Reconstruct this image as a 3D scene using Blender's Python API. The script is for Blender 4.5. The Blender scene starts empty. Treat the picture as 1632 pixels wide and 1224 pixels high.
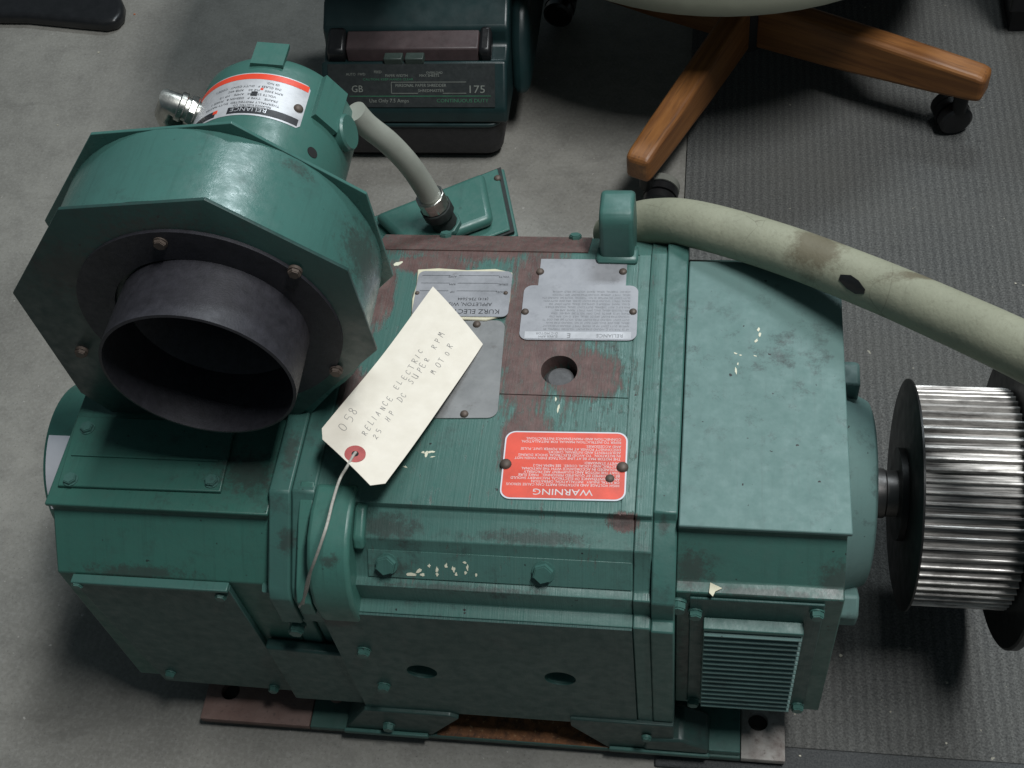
import bpy, bmesh, math, random
from mathutils import Vector, Matrix, noise as mnoise
random.seed(7)
S = bpy.context.scene
COL = S.collection
rad = math.radians
PI = math.pi

# ------------------------------------------------------------------ camera
F_PX, CAM = 2030.4739, Vector((.1578, -.6652, 1.2833))
PIT, YAW, ROL = .9322, -.2485, -.1686
fw = Vector((math.sin(YAW)*math.cos(PIT), math.cos(YAW)*math.cos(PIT), -math.sin(PIT)))
rt = fw.cross(Vector((0, 0, 1))).normalized()
up = rt.cross(fw)
rt2 = rt*math.cos(ROL) + up*math.sin(ROL)
up2 = -rt*math.sin(ROL) + up*math.cos(ROL)
cd = bpy.data.cameras.new('camera'); cam = bpy.data.objects.new('camera', cd); COL.objects.link(cam)
cd.sensor_fit = 'HORIZONTAL'; cd.sensor_width = 36.0; cd.lens = 36.0*F_PX/1632
cd.clip_start = .05; cd.clip_end = 60
M3 = Matrix((rt2, up2, -fw)).transposed()
cam.matrix_world = Matrix.Translation(CAM) @ M3.to_4x4()
S.camera = cam
S.render.resolution_x, S.render.resolution_y = 1024, 768

# ------------------------------------------------------------------ light
w = bpy.data.worlds.new('World'); S.world = w; w.use_nodes = True
bg = w.node_tree.nodes['Background']
bg.inputs[0].default_value = (.56, .74, .84, 1); bg.inputs[1].default_value = .098
def lamp(name, loc, aim, sx, sy, watts, col):
    l = bpy.data.lights.new(name, 'AREA'); l.shape = 'RECTANGLE'; l.size = sx; l.size_y = sy
    l.energy = watts; l.color = col
    o = bpy.data.objects.new(name, l); COL.objects.link(o); o.location = loc
    z = (Vector(loc)-Vector(aim)).normalized(); x = Vector((0, 1, 0)).cross(z).normalized(); y = z.cross(x)
    o.matrix_world = Matrix.Translation(Vector(loc)) @ Matrix((x, y, z)).transposed().to_4x4()
    return o
lamp('ceiling_lamp', (1.15, -.08, 3.7), (.1, .1, .2), .42, 1.4, 116, (.97, 1.0, 1.0))
lamp('rear_ceiling_lamp', (.75, 2.3, 3.5), (.1, .2, .2), 1.2, .35, 56, (.85, .95, 1.0))
vs = S.view_settings
vs.view_transform = 'Standard'; vs.look = 'None'; vs.exposure = 0; vs.gamma = 1
S.cycles.max_bounces = 6

# ------------------------------------------------------------------ materials
class NT:
    def __init__(s, name):
        s.m = bpy.data.materials.new(name); s.m.use_nodes = True
        s.t = s.m.node_tree; s.b = s.t.nodes['Principled BSDF']
        s.co = None
    def n(s, kind, **kw):
        q = s.t.nodes.new(kind)
        for k, v in kw.items(): setattr(q, k, v)
        return q
    def l(s, a, b): s.t.links.new(a, b)
    def put(s, sock, v):
        if hasattr(v, 'links'): s.l(v, sock)
        elif isinstance(v, (tuple, list)) and len(v) == 3 and len(sock.default_value) == 4: sock.default_value = (*v, 1)
        else: sock.default_value = v
    def coord(s):
        if s.co is None: s.co = s.n('ShaderNodeNewGeometry').outputs['Position']
        return s.co
    def objcoord(s): s.co = s.n('ShaderNodeTexCoord').outputs['Object']
    def scaled(s, sc):
        q = s.n('ShaderNodeMapping'); s.l(s.coord(), q.inputs[0]); q.inputs['Scale'].default_value = sc
        return q.outputs[0]
    def noise(s, scale, detail=4, rough=.55, sc=None, dist=0):
        q = s.n('ShaderNodeTexNoise')
        s.l(s.scaled(sc) if sc else s.coord(), q.inputs['Vector'])
        q.inputs['Scale'].default_value = scale; q.inputs['Detail'].default_value = detail
        q.inputs['Roughness'].default_value = rough; q.inputs['Distortion'].default_value = dist
        return q.outputs['Fac']
    def ramp(s, v, a, b, c0=0., c1=1.):
        q = s.n('ShaderNodeMapRange'); q.clamp = True
        s.put(q.inputs['Value'], v)
        for k, x in zip(('From Min', 'From Max', 'To Min', 'To Max'), (a, b, c0, c1)): q.inputs[k].default_value = x
        return q.outputs[0]
    def math(s, op, a, b=0.):
        q = s.n('ShaderNodeMath', operation=op); s.put(q.inputs[0], a); s.put(q.inputs[1], b); return q.outputs[0]
    def mix(s, f, a, b):
        q = s.n('ShaderNodeMix', data_type='RGBA'); s.put(q.inputs[0], f); s.put(q.inputs[6], a); s.put(q.inputs[7], b)
        return q.outputs[2]
    def blob(s, c, r):
        """1 at the centre c of an ellipsoid of radii r, 0 on its surface, negative beyond"""
        q = s.n('ShaderNodeVectorMath', operation='SUBTRACT'); s.l(s.coord(), q.inputs[0]); q.inputs[1].default_value = c
        d = s.n('ShaderNodeVectorMath', operation='DIVIDE'); s.l(q.outputs[0], d.inputs[0]); d.inputs[1].default_value = r
        e = s.n('ShaderNodeVectorMath', operation='LENGTH'); s.l(d.outputs[0], e.inputs[0])
        return s.math('SUBTRACT', 1.0, e.outputs['Value'])
    def bump(s, h, strength, dist=.001, prev=None):
        q = s.n('ShaderNodeBump'); s.put(q.inputs['Height'], h)
        q.inputs['Strength'].default_value = strength; q.inputs['Distance'].default_value = dist
        if prev: s.l(prev, q.inputs['Normal'])
        return q.outputs[0]
    def done(s, color, rough=.5, metal=0., normal=None, coat=0., spec=None):
        s.put(s.b.inputs['Base Color'], color); s.put(s.b.inputs['Roughness'], rough); s.put(s.b.inputs['Metallic'], metal)
        if normal: s.l(normal, s.b.inputs['Normal'])
        if coat: s.b.inputs['Coat Weight'].default_value = coat
        if spec is not None: s.b.inputs['Specular IOR Level'].default_value = spec
        return s.m

def green_paint(name, base=(.046, .134, .111), blobs=(), grime=.5, streak=0., thr=.5, spots=(), dusty=0., shy=(), gloss=0.):
    base = (base[0]*1.05+.001, base[1]*.97, base[2]*1.01)
    m = NT(name)
    big = m.noise(9, 5); fine = m.noise(90, 4, .6); vf = m.noise(420, 3, .6)
    c = m.mix(m.ramp(big, .3, .7), tuple(x*.92 for x in base), tuple(x*1.06 for x in base))
    runs = m.math('MULTIPLY', m.ramp(m.noise(1., 5, .75, sc=(210, 7, 7)), .52, .72), m.ramp(m.noise(11, 5, .7), .42, .62))
    c = m.mix(m.math('MULTIPLY', runs, .45), c, tuple(x*.35+.006 for x in base))
    c = m.mix(m.ramp(fine, .35, .75, 0, .3), c, tuple(x*.7 for x in base))
    nrm = m.bump(m.noise(260, 3), .12, .0006)
    nrm = m.bump(fine, .12 if gloss < 0 else .25, .0010, nrm)
    if dusty:
        c = m.mix(m.ramp(m.noise(60, 9, .8), .25, .80, dusty*.85, dusty*1.05), c, (.22, .255, .245))
    rough = m.ramp(fine, .3, .7, .33-gloss, .55-gloss)
    if streak:
        lam = m.noise(1.0, 3, .7, sc=(620, 9, 9)); lam2 = m.noise(1.0, 2, .6, sc=(190, 5, 5))
        c = m.mix(m.ramp(lam, .50, .75, 0, streak), c, tuple(x*.55 for x in base))
        c = m.mix(m.ramp(lam2, .55, .75, 0, streak*.6), c, (.115, .175, .150))
        nrm = m.bump(lam, .3, .0012, nrm)
    # grime: dark greasy specks and smears
    g = m.math('MULTIPLY', m.ramp(m.noise(34, 9, .78), .53, .70), m.ramp(m.noise(7, 4), .38, .60))
    c = m.mix(m.math('MULTIPLY', g, grime), c, (.030, .030, .030))
    sp = m.ramp(m.noise(150, 2, .5), .735, .76)
    c = m.mix(m.math('MULTIPLY', sp, min(1, grime*1.3)), c, (.016, .015, .016))
    if blobs:
        mask = None
        for ct, r in blobs:
            q = m.blob(ct, r); mask = q if mask is None else m.math('MAXIMUM', mask, q)
        for ct, r, cap in shy:
            mask = m.math('MAXIMUM', mask, m.math('MINIMUM', m.blob(ct, r), cap))
        n1 = m.noise(1.0, 9, .78, sc=(60, 34, 40)); n2 = m.noise(1.0, 5, .75, sc=(420, 34, 60))
        nn = m.math('ADD', m.math('MULTIPLY', n1, .50), m.math('MULTIPLY', n2, .50))
        v = m.math('ADD', m.math('MULTIPLY', mask, .62), nn)
        f = m.math('MULTIPLY', m.ramp(v, thr+.17, thr+.28), m.ramp(m.noise(1., 7, .85, sc=(300, 70, 90)), .28, .50, .45, 1))
        prim = m.mix(m.ramp(m.noise(55, 6, .7), .35, .7), (.092, .050, .046), (.155, .095, .086))
        prim = m.mix(m.ramp(vf, .55, .75, 0, .5), prim, (.17, .12, .11))
        c = m.mix(f, c, prim)
        rough = m.math('ADD', rough, m.math('MULTIPLY', f, .2))
        nrm = m.bump(m.math('SUBTRACT', 1.0, f), .5, .0008, nrm)
    for ct, r in spots:          # sooty smudges with a place of their own
        f = m.ramp(m.math('ADD', m.math('MULTIPLY', m.blob(ct, r), .42), m.noise(130, 9, .85)), .64, .80, 0, .62)
        c = m.mix(f, c, (.036, .030, .028))
    return m.done(c, rough, normal=nrm, spec=.5)

MAT = {}
def std(name, color, rough=.5, metal=0., var=.15, scale=60, bump=.1, coat=0., dirt=0., spec=None):
    m = NT(name); n = m.noise(scale, 5, .6)
    c = m.mix(m.ramp(n, .3, .7), tuple(x*(1-var) for x in color), tuple(min(1, x*(1+var)) for x in color))
    if dirt:
        c = m.mix(m.ramp(m.noise(scale*.35, 8, .75), .5, .72, 0, dirt), c, (.03, .027, .025))
    r = m.ramp(m.noise(scale*1.7, 4), .3, .7, max(.04, rough*.85), min(1, rough*1.15))
    MAT[name] = m.done(c, r, metal, m.bump(m.noise(scale*5, 3), bump, .0006), coat, spec); return MAT[name]

MAT['green'] = green_paint('green', grime=.65, spots=(((-.195, -.09, .372), (.012, .04, .01)), ((-.19, -.165, .345), (.015, .02, .02)), ((.132, -.14, .36), (.008, .015, .02)), ((.075, .15, .375), (.03, .01, .008))))
MAT['green_fan'] = green_paint('green_fan', base=(.036, .130, .100), grime=.6,
    blobs=(), spots=(((-.235, -.105, .36), (.05, .04, .03)), ((-.33, -.18, .306), (.09, .02, .012))))
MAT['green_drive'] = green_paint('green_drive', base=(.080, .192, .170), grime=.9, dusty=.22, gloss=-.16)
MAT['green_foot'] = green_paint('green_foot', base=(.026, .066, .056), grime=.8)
MAT['green_shoulder'] = green_paint('green_shoulder', base=(.040, .120, .096), grime=.95,
    spots=(((.155, -.165, .335), (.035, .03, .03)), ((.272, -.168, .332), (.030, .03, .03)), ((.21, -.179, .327), (.08, .008, .006)), ((.155, -.183, .20), (.02, .02, .12))))
MAT['green_frame'] = green_paint('green_frame', base=(.060, .152, .127), streak=.28, grime=.9,
    blobs=(((.004, .06, .371), (.046, .18, .05)), ((-.07, .16, .365), (.13, .040, .05)), ((.055, .005, .371), (.05, .045, .05)),
           ((.01, -.07, .371), (.035, .06, .05)), ((.098, -.140, .36), (.020, .012, .03)), ((-.10, .13, .371), (.06, .02, .05)), ((.03, .045, .371), (.03, .05, .05)), ((-.145, .09, .371), (.02, .06, .05)),
           ((-.155, -.02, .371), (.03, .035, .05))), thr=.5,
    shy=(((-.01, .05, .371), (.25, .30, .2), .16), ((.05, -.02, .371), (.07, .10, .05), .24)),
    spots=(((-.10, -.152, .358), (.05, .022, .015)), ((.02, -.155, .356), (.09, .012, .010)), ((-.10, -.175, .33), (.03, .02, .02)), ((.098, -.139, .362), (.022, .010, .012)), ((-.155, -.02, .371), (.03, .04, .02)), ((-.04, -.188, .322), (.13, .006, .004))))
MAT['green_strip'] = green_paint('green_strip', base=(.055, .150, .122), streak=.3, grime=.8,
    blobs=(((-.05, .165, .365), (.16, .08, .08)),), thr=.36)
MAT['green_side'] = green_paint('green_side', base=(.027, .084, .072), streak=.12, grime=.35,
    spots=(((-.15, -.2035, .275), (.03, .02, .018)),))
MAT['green_blower'] = green_paint('green_blower', base=(.050, .146, .122), grime=.3, gloss=.13,
    spots=(((-.115, -.005, .52), (.035, .05, .085)), ((-.105, .0, .45), (.04, .06, .06)), ((-.16, .02, .60), (.025, .012, .03))))
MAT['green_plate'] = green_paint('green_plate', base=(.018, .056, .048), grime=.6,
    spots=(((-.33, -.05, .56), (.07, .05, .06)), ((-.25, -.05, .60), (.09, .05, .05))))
MAT['green_motor'] = green_paint('green_motor', base=(.045, .140, .113), grime=.2, gloss=.06)
MAT['green_lug'] = green_paint('green_lug', base=(.050, .165, .130), grime=.4, spots=(((-.145, -.185, .355), (.014, .012, .012)),))
MAT['green_bolt'] = green_paint('green_bolt', base=(.050, .140, .116), grime=.7)
std('gasket', (.012, .016, .015), .7, var=.3)
std('inlet_black', (.027, .026, .032), .55, 0, var=.25, scale=120, bump=.3, spec=.4)
std('black_rubber', (.012, .012, .013), .6, var=.2)
std('black_plastic', (.010, .010, .011), .35, var=.2)
std('black_steel', (.012, .012, .012), .45, .3, var=.3, scale=40)
std('rivet', (.105, .080, .066), .6, .3, var=.3)
std('bright_zinc', (.55, .54, .50), .30, 1., var=.25, scale=90, dirt=.3)
std('shaft_steel', (.16, .15, .145), .45, .8, var=.2, scale=90)
std('plug', (.085, .085, .088), .7, 0, var=.2, scale=200, bump=.5)
std('cream', (.62, .58, .43), .6, var=.1)
std('chip', (.66, .64, .50), .7, var=.1)
std('lettering_dark', (.075, .078, .085), .5, .3)
std('lettering_black', (.018, .018, .022), .5)
std('lettering_white', (.62, .58, .58), .5)
std('lettering_silver', (.62, .62, .64), .35, .5)
std('lettering_pale', (.17, .18, .16), .5)
std('lettering_green', (.03, .13, .07), .5)
std('pale_band', (.44, .44, .46), .5, .3)
std('lettering_faint', (.19, .19, .20), .5, .3)
std('pencil', (.17, .165, .17), .6)
std('warning_red', (.72, .085, .050), .42, var=.12, scale=25, dirt=.35)
std('label_red', (.70, .065, .030), .35, var=.1)
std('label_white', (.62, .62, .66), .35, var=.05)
std('string', (.40, .38, .34), .6, var=.2, scale=300)
std('eyelet_red', (.42, .085, .080), .6, var=.2)
std('dark_hole', (.008, .008, .008), .8)
std('conduit', (.30, .31, .27), .45, var=.1, scale=30)
std('case_green', (.0085, .0245, .0255), .38, var=.2, scale=25, bump=.15)
std('case_panel', (.020, .023, .023), .42, var=.2, scale=120)
std('case_grey', (.030, .028, .031), .6, var=.15, scale=80, bump=.4)
std('slot_brown', (.055, .036, .037), .5, var=.2)
std('button', (.035, .052, .045), .5)
std('seat_beige', (.26, .26, .20), .6, var=.1, scale=14, bump=.2)
std('caster_grey', (.16, .16, .14), .5)
std('shade_box_dark', (.008, .008, .009), .5)
std('debris', (.45, .42, .34), .7)
std('debris_orange', (.40, .10, .03), .6)

def plate_metal(name, base, scr=.5):
    m = NT(name)
    n = m.noise(26, 6, .7); st = m.noise(1., 4, .7, sc=(40, 400, 40)); cl = m.noise(130, 4, .6)
    c = m.mix(m.ramp(n, .3, .7), tuple(x*.80 for x in base), tuple(min(1, x*1.15) for x in base))
    c = m.mix(m.ramp(cl, .55, .8, 0, .4), c, tuple(x*.55 for x in base))
    c = m.mix(m.ramp(m.noise(45, 8, .75), .62, .74, 0, scr), c, (.10, .085, .075))
    MAT[name] = m.done(c, m.ramp(n, .3, .7, .38, .6), .35, m.bump(st, .15, .0004))
plate_metal('nameplate_metal', (.31, .31, .33))
plate_metal('dull_nameplate', (.235, .235, .235), .7)
plate_metal('bright_nameplate', (.58, .58, .60), .15)

# pulley teeth: bright ridges, sooty patches
m = NT('tooth_steel')
n = m.noise(1., 6, .7, sc=(22, 70, 70)); s2 = m.noise(1., 4, .7, sc=(25, 300, 300))
c = m.mix(m.ramp(n, .42, .66), (.66, .63, .60), (.20, .185, .175))
c = m.mix(m.ramp(s2, .55, .7, 0, .6), c, (.05, .045, .045))
MAT['tooth_steel'] = m.done(c, m.ramp(n, .3, .7, .34, .58), .55, m.bump(s2, .3, .0005))
m = NT('groove_steel')
MAT['groove_steel'] = m.done(m.mix(m.ramp(m.noise(1., 6, .75, sc=(9, 430, 430)), .40, .62), (.42, .40, .38), (.045, .042, .040)), m.ramp(m.noise(1., 5, .7, sc=(20, 260, 260)), .3, .7, .32, .58), .55, m.bump(m.noise(1., 4, .7, sc=(25, 400, 400)), .3, .0005))

# tag card
m = NT('tag_card')
c = m.mix(m.ramp(m.noise(70, 5), .3, .7), (.70, .640, .55), (.76, .70, .61))
MAT['tag_card'] = m.done(c, .75, normal=m.bump(m.noise(500, 3), .15, .0003))

# oak
m = NT('oak'); m.objcoord()
g = m.noise(1., 5, .65, sc=(5, 60, 60), dist=.6); g2 = m.noise(1., 3, .6, sc=(9, 300, 300))
c = m.mix(m.ramp(g, .32, .68), (.310, .128, .036), (.140, .052, .016))
c = m.mix(m.ramp(g2, .58, .75, 0, .7), c, (.050, .018, .008))
MAT['oak'] = m.done(c, m.ramp(g2, .3, .7, .40, .55), normal=m.bump(g2, .2, .0006))

# hose
m = NT('hose'); n = m.noise(7, 6, .65)
c = m.mix(m.ramp(n, .35, .7), (.300, .302, .222), (.225, .228, .168))
for ct, r in (((.255, .11, .43), (.035, .04, .05)), ((.34, .06, .47), (.06, .012, .06))):
    f = m.ramp(m.math('ADD', m.math('MULTIPLY', m.blob(ct, r), .6), m.noise(90, 9, .85)), .60, .84, 0, .7)
    c = m.mix(f, c, (.085, .060, .032))
cr = m.n('ShaderNodeTexVoronoi', feature='DISTANCE_TO_EDGE'); m.l(m.scaled((1, 1, 1)), cr.inputs['Vector']); cr.inputs['Scale'].default_value = 38
ck = m.math('MULTIPLY', m.ramp(cr.outputs['Distance'], .0, .018, 1, 0), m.ramp(m.noise(14, 4), .50, .62))
c = m.mix(m.math('MULTIPLY', ck, .55), c, (.07, .055, .035))
c = m.mix(m.ramp(m.noise(190, 6, .8), .52, .72, 0, .5), c, (.15, .14, .10))
MAT['hose'] = m.done(c, .6, normal=m.bump(m.noise(55, 5, .7), .35, .002, m.bump(m.noise(260, 3), .3, .0008)))

# concrete
m = NT('concrete')
n = m.noise(3.2, 8, .62, dist=.4); f = m.noise(26, 8, .7); v = m.noise(210, 4, .65)
c = m.mix(m.ramp(n, .32, .68), (.165, .157, .140), (.260, .249, .222))
c = m.mix(m.ramp(f, .45, .75, 0, .55), c, (.115, .108, .097))
c = m.mix(m.ramp(v, .45, .8, 0, .45), c, (.34, .33, .31))
c = m.mix(m.ramp(m.noise(330, 3, .7), .58, .72, 0, .6), c, (.06, .058, .054))
c = m.mix(m.ramp(m.noise(5, 8, .75, sc=(1, 2.2, 1), dist=1.2), .54, .72, 0, .42), c, (.085, .080, .072))
c = m.mix(m.ramp(m.noise(120, 2, .5), .73, .76, 0, .7), c, (.42, .40, .37))
MAT['concrete'] = m.done(c, m.ramp(n, .3, .7, .55, .8), normal=m.bump(f, .35, .002, m.bump(v, .3, .0008)))

# ribbed carpet
m = NT('carpet')
wv = m.n('ShaderNodeTexWave', wave_type='BANDS', bands_direction='X')
m.l(m.coord(), wv.inputs['Vector']); wv.inputs['Scale'].default_value = 30; wv.inputs['Distortion'].default_value = .9
wv.inputs['Detail'].default_value = 3; wv.inputs['Detail Scale'].default_value = 6
sp = m.noise(420, 3, .7); bg_ = m.noise(5, 6, .65); tu = m.noise(150, 4, .7)
c = m.mix(m.ramp(sp, .3, .72), (.042, .044, .044), (.185, .184, .177))
c = m.mix(m.ramp(wv.outputs['Fac'], .10, .80, .30, 0), c, (.032, .033, .035))
c = m.mix(m.ramp(bg_, .35, .72, 0, .4), c, (.125, .120, .108))
c = m.mix(m.ramp(m.noise(28, 8, .75), .62, .75, 0, .7), c, (.022, .021, .021))
c = m.mix(m.ramp(m.noise(95, 2, .5), .75, .77, 0, .8), c, (.36, .34, .28))
nb = m.bump(wv.outputs['Fac'], .14, .0018, m.bump(tu, .7, .003, m.bump(sp, .8, .002)))
MAT['carpet'] = m.done(c, .95, normal=nb, spec=.15)
m = NT('carpet_binding'); sp = m.noise(500, 3, .7)
MAT['carpet_binding'] = m.done(m.mix(m.ramp(sp, .3, .7), (.030, .032, .034), (.085, .087, .087)), .85, normal=m.bump(sp, .5, .001))

# rail metals
m = NT('rust_plate'); n = m.noise(60, 7, .7)
c = m.mix(m.ramp(n, .3, .7), (.130, .075, .062), (.200, .130, .112)); c = m.mix(m.ramp(m.noise(240, 4), .55, .75, 0, .6), c, (.06, .04, .035))
MAT['rust_plate'] = m.done(c, .7, normal=m.bump(n, .4, .001))
m = NT('bare_rust'); n = m.noise(110, 7, .72)
c = m.mix(m.ramp(n, .32, .62), (.045, .020, .010), (.24, .095, .035)); c = m.mix(m.ramp(m.noise(300, 3), .62, .75), c, (.40, .24, .12))
MAT['bare_rust'] = m.done(c, .7, normal=m.bump(n, .6, .001))
m = NT('pale_plate'); n = m.noise(50, 7, .7)
c = m.mix(m.ramp(n, .42, .70), (.36, .335, .31), (.16, .125, .11)); c = m.mix(m.ramp(m.noise(200, 4), .62, .75, 0, .7), c, (.08, .06, .05))
MAT['pale_plate'] = m.done(c, .65, normal=m.bump(n, .3, .001))
std('rail_dark', (.030, .026, .024), .65, var=.3, scale=70, bump=.3)
MAT['rail_green'] = green_paint('rail_green', base=(.045, .110, .090), grime=.7)

# ------------------------------------------------------------------ geometry helpers
class MB:
    def __init__(s): s.v = []; s.f = []
    def add(s, vs, fs):
        k = len(s.v); s.v += [tuple(v) for v in vs]; s.f += [tuple(i+k for i in f) for f in fs]; return s
    def box(s, x0, x1, y0, y1, z0, z1):
        return s.add([(x0,y0,z0),(x1,y0,z0),(x1,y1,z0),(x0,y1,z0),(x0,y0,z1),(x1,y0,z1),(x1,y1,z1),(x0,y1,z1)],
                     [(3,2,1,0),(4,5,6,7),(0,1,5,4),(1,2,6,5),(2,3,7,6),(3,0,4,7)])
    def prism(s, poly, ax, a, b):
        """poly in the two axes other than ax (cyclic order kept), extruded from a to b"""
        n = len(poly)
        def P(p, t):
            return {'x': (t, p[0], p[1]), 'y': (p[0], t, p[1]), 'z': (p[0], p[1], t)}[ax]
        area = sum(poly[i][0]*poly[(i+1) % n][1]-poly[(i+1) % n][0]*poly[i][1] for i in range(n))
        vs = [P(p, a) for p in poly]+[P(p, b) for p in poly]
        fs = [tuple(range(n-1, -1, -1)), tuple(range(n, 2*n))]+[(i, (i+1) % n, n+(i+1) % n, n+i) for i in range(n)]
        flip = (area < 0) ^ (b < a) ^ (ax == 'y')
        return s.add(vs, [f[::-1] for f in fs] if flip else fs)
    def revolve(s, prof, ax, c, n=48, closed=False):
        """prof: (t along ax, radius); radius 0 ends closed by a fan"""
        i0 = 'xyz'.index(ax); u, v = (i0+1) % 3, (i0+2) % 3
        k = len(s.v)
        for t, r in prof:
            for j in range(n):
                p = [0, 0, 0]; p[i0] = c[i0]+t; p[u] = c[u]+r*math.cos(2*PI*j/n); p[v] = c[v]+r*math.sin(2*PI*j/n); s.v.append(tuple(p))
        m_ = len(prof)
        for i in range(m_ if closed else m_-1):
            i2 = (i+1) % m_
            for j in range(n):
                j2 = (j+1) % n
                s.f.append((k+i*n+j, k+i*n+j2, k+i2*n+j2, k+i2*n+j))
        if not closed:
            s.f.append(tuple(k+j for j in range(n))[::-1]); s.f.append(tuple(k+(m_-1)*n+j for j in range(n)))
        return s
    def tube(s, path, r, n=16, caps=True):
        P = [Vector(p) for p in path]; rr = r if isinstance(r, (list, tuple)) else [r]*len(P)
        k = len(s.v); prev = None
        for i, p in enumerate(P):
            t = (P[min(i+1, len(P)-1)]-P[max(i-1, 0)]).normalized()
            if prev is None:
                a = t.orthogonal().normalized()
            else:
                a = (prev-t*prev.dot(t)).normalized()
            prev = a; b = t.cross(a)
            for j in range(n):
                s.v.append(tuple(p+(a*math.cos(2*PI*j/n)+b*math.sin(2*PI*j/n))*rr[i]))
        for i in range(len(P)-1):
            for j in range(n):
                j2 = (j+1) % n
                s.f.append((k+i*n+j, k+i*n+j2, k+(i+1)*n+j2, k+(i+1)*n+j))
        if caps:
            s.f.append(tuple(k+j for j in range(n))[::-1]); s.f.append(tuple(k+(len(P)-1)*n+j for j in range(n)))
        return s
    def mesh(s, name, mats, smooth=35):
        me = bpy.data.meshes.new(name); me.from_pydata(s.v, [], s.f); me.update()
        bm = bmesh.new(); bm.from_mesh(me); bmesh.ops.recalc_face_normals(bm, faces=bm.faces); bm.to_mesh(me); bm.free()
        me.materials.append(MAT[mats] if isinstance(mats, str) else mats)
        if smooth:
            me.polygons.foreach_set('use_smooth', [True]*len(me.polygons)); me.set_sharp_from_angle(angle=rad(smooth))
        return me

def link(name, me, parent=None):
    o = bpy.data.objects.new(name, me); COL.objects.link(o)
    if parent is not None:
        o.parent = parent
        q = parent; T = Matrix()
        while q is not None: T = q.matrix_basis.inverted() @ Matrix(T) if False else T; q = None
        o.matrix_parent_inverse = world(parent).inverted()
    return o
def world(o):
    return (world(o.parent) @ o.matrix_parent_inverse @ o.matrix_basis) if o.parent else o.matrix_basis.copy()
def obj(name, mb, mat, parent=None, bevel=0., seg=2, smooth=35):
    o = link(name, mb.mesh(name, mat, smooth), parent)
    if bevel:
        b = o.modifiers.new('bevel', 'BEVEL'); b.width = bevel; b.segments = seg; b.limit_method = 'ANGLE'; b.angle_limit = rad(30)
    return o
def cut(o, cutters):
    """subtract shapes for real (openings and recesses), then drop the helper"""
    me = MB()
    for c in cutters: me.v, me.f = me.v+c.v, me.f+[tuple(i+len(me.v) for i in f) for f in c.f]
    t = bpy.data.objects.new('helper', me.mesh('helper', 'dark_hole', 0)); COL.objects.link(t)
    md = o.modifiers.new('cut', 'BOOLEAN'); md.object = t; md.operation = 'DIFFERENCE'; md.solver = 'EXACT'
    bpy.context.view_layer.update()
    dg = bpy.context.evaluated_depsgraph_get()
    nm = bpy.data.meshes.new_from_object(o.evaluated_get(dg)); old = o.data
    o.modifiers.clear(); o.data = nm
    nm.set_sharp_from_angle(angle=rad(35))
    bpy.data.objects.remove(t); return o
def thing(name, loc, label, cat, group=None):
    o = bpy.data.objects.new(name, None); COL.objects.link(o); o.location = loc; o.empty_display_size = .05
    o.matrix_basis = Matrix.Translation(Vector(loc)); tag(o, label, cat, group); return o
def tag(o, label, cat, group=None):
    o['label'] = label; o['category'] = cat
    if group: o['group'] = group
    return o
def un(u, v, ax, val):
    D = fw+rt2*((u-816)/F_PX)-up2*((v-612)/F_PX); i = 'xyz'.index(ax)
    return CAM+D*((val-CAM[i])/D[i])

# hexagon bolt: shared mesh, axis along local +Z, washer face at 0
def bolt_mesh(r, h, mat):
    mb = MB(); hx = [(r*math.cos(PI/3*i), r*math.sin(PI/3*i)) for i in range(6)]
    mb.prism(hx, 'z', 0, h*.82); mb.prism([(x*.86, y*.86) for x, y in hx], 'z', h*.82-.0001, h)
    mb.revolve([(-.0015, r*1.12), (.0012, r*1.12)], 'z', (0, 0, 0), 18)
    return mb.mesh('bolt', mat, 25)
BOLTS = {}
def bolt(p, nrm, parent, r=.0105, h=.008, mat='green_bolt', spin=None, name='bolt'):
    r *= .84; h *= .8
    k = (r, h, mat)
    if k not in BOLTS: BOLTS[k] = bolt_mesh(*k)
    o = bpy.data.objects.new(name, BOLTS[k]); COL.objects.link(o)
    q = Vector(nrm).to_track_quat('Z', 'Y').to_matrix().to_4x4()
    o.matrix_basis = Matrix.Translation(Vector(p)) @ q @ Matrix.Rotation(spin if spin is not None else random.uniform(0, PI), 4, 'Z')
    o.parent = parent; o.matrix_parent_inverse = world(parent).inverted(); return o
RIV = None
def rivet(p, nrm, parent, r=.0033):
    global RIV
    if RIV is None:
        RIV = MB().revolve([(0, .0033), (.0009, .0031), (.0017, .0024), (.0022, .0012), (.0023, .0002)], 'z', (0, 0, 0), 14).mesh('rivet', 'rivet', 60)
    o = bpy.data.objects.new('rivet', RIV); COL.objects.link(o)
    o.matrix_basis = Matrix.Translation(Vector(p)) @ Vector(nrm).to_track_quat('Z', 'Y').to_matrix().to_4x4() @ Matrix.Scale(r/.0033, 4)
    o.parent = parent; o.matrix_parent_inverse = world(parent).inverted(); return o

def rrect(w, h, r, n=6):
    pts = []
    for cx, cy, a0 in ((w/2-r, h/2-r, 0), (-w/2+r, h/2-r, 90), (-w/2+r, -h/2+r, 180), (w/2-r, -h/2+r, 270)):
        for i in range(n+1):
            a = rad(a0+90*i/n); pts.append((cx+r*math.cos(a), cy+r*math.sin(a)))
    return pts

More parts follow.
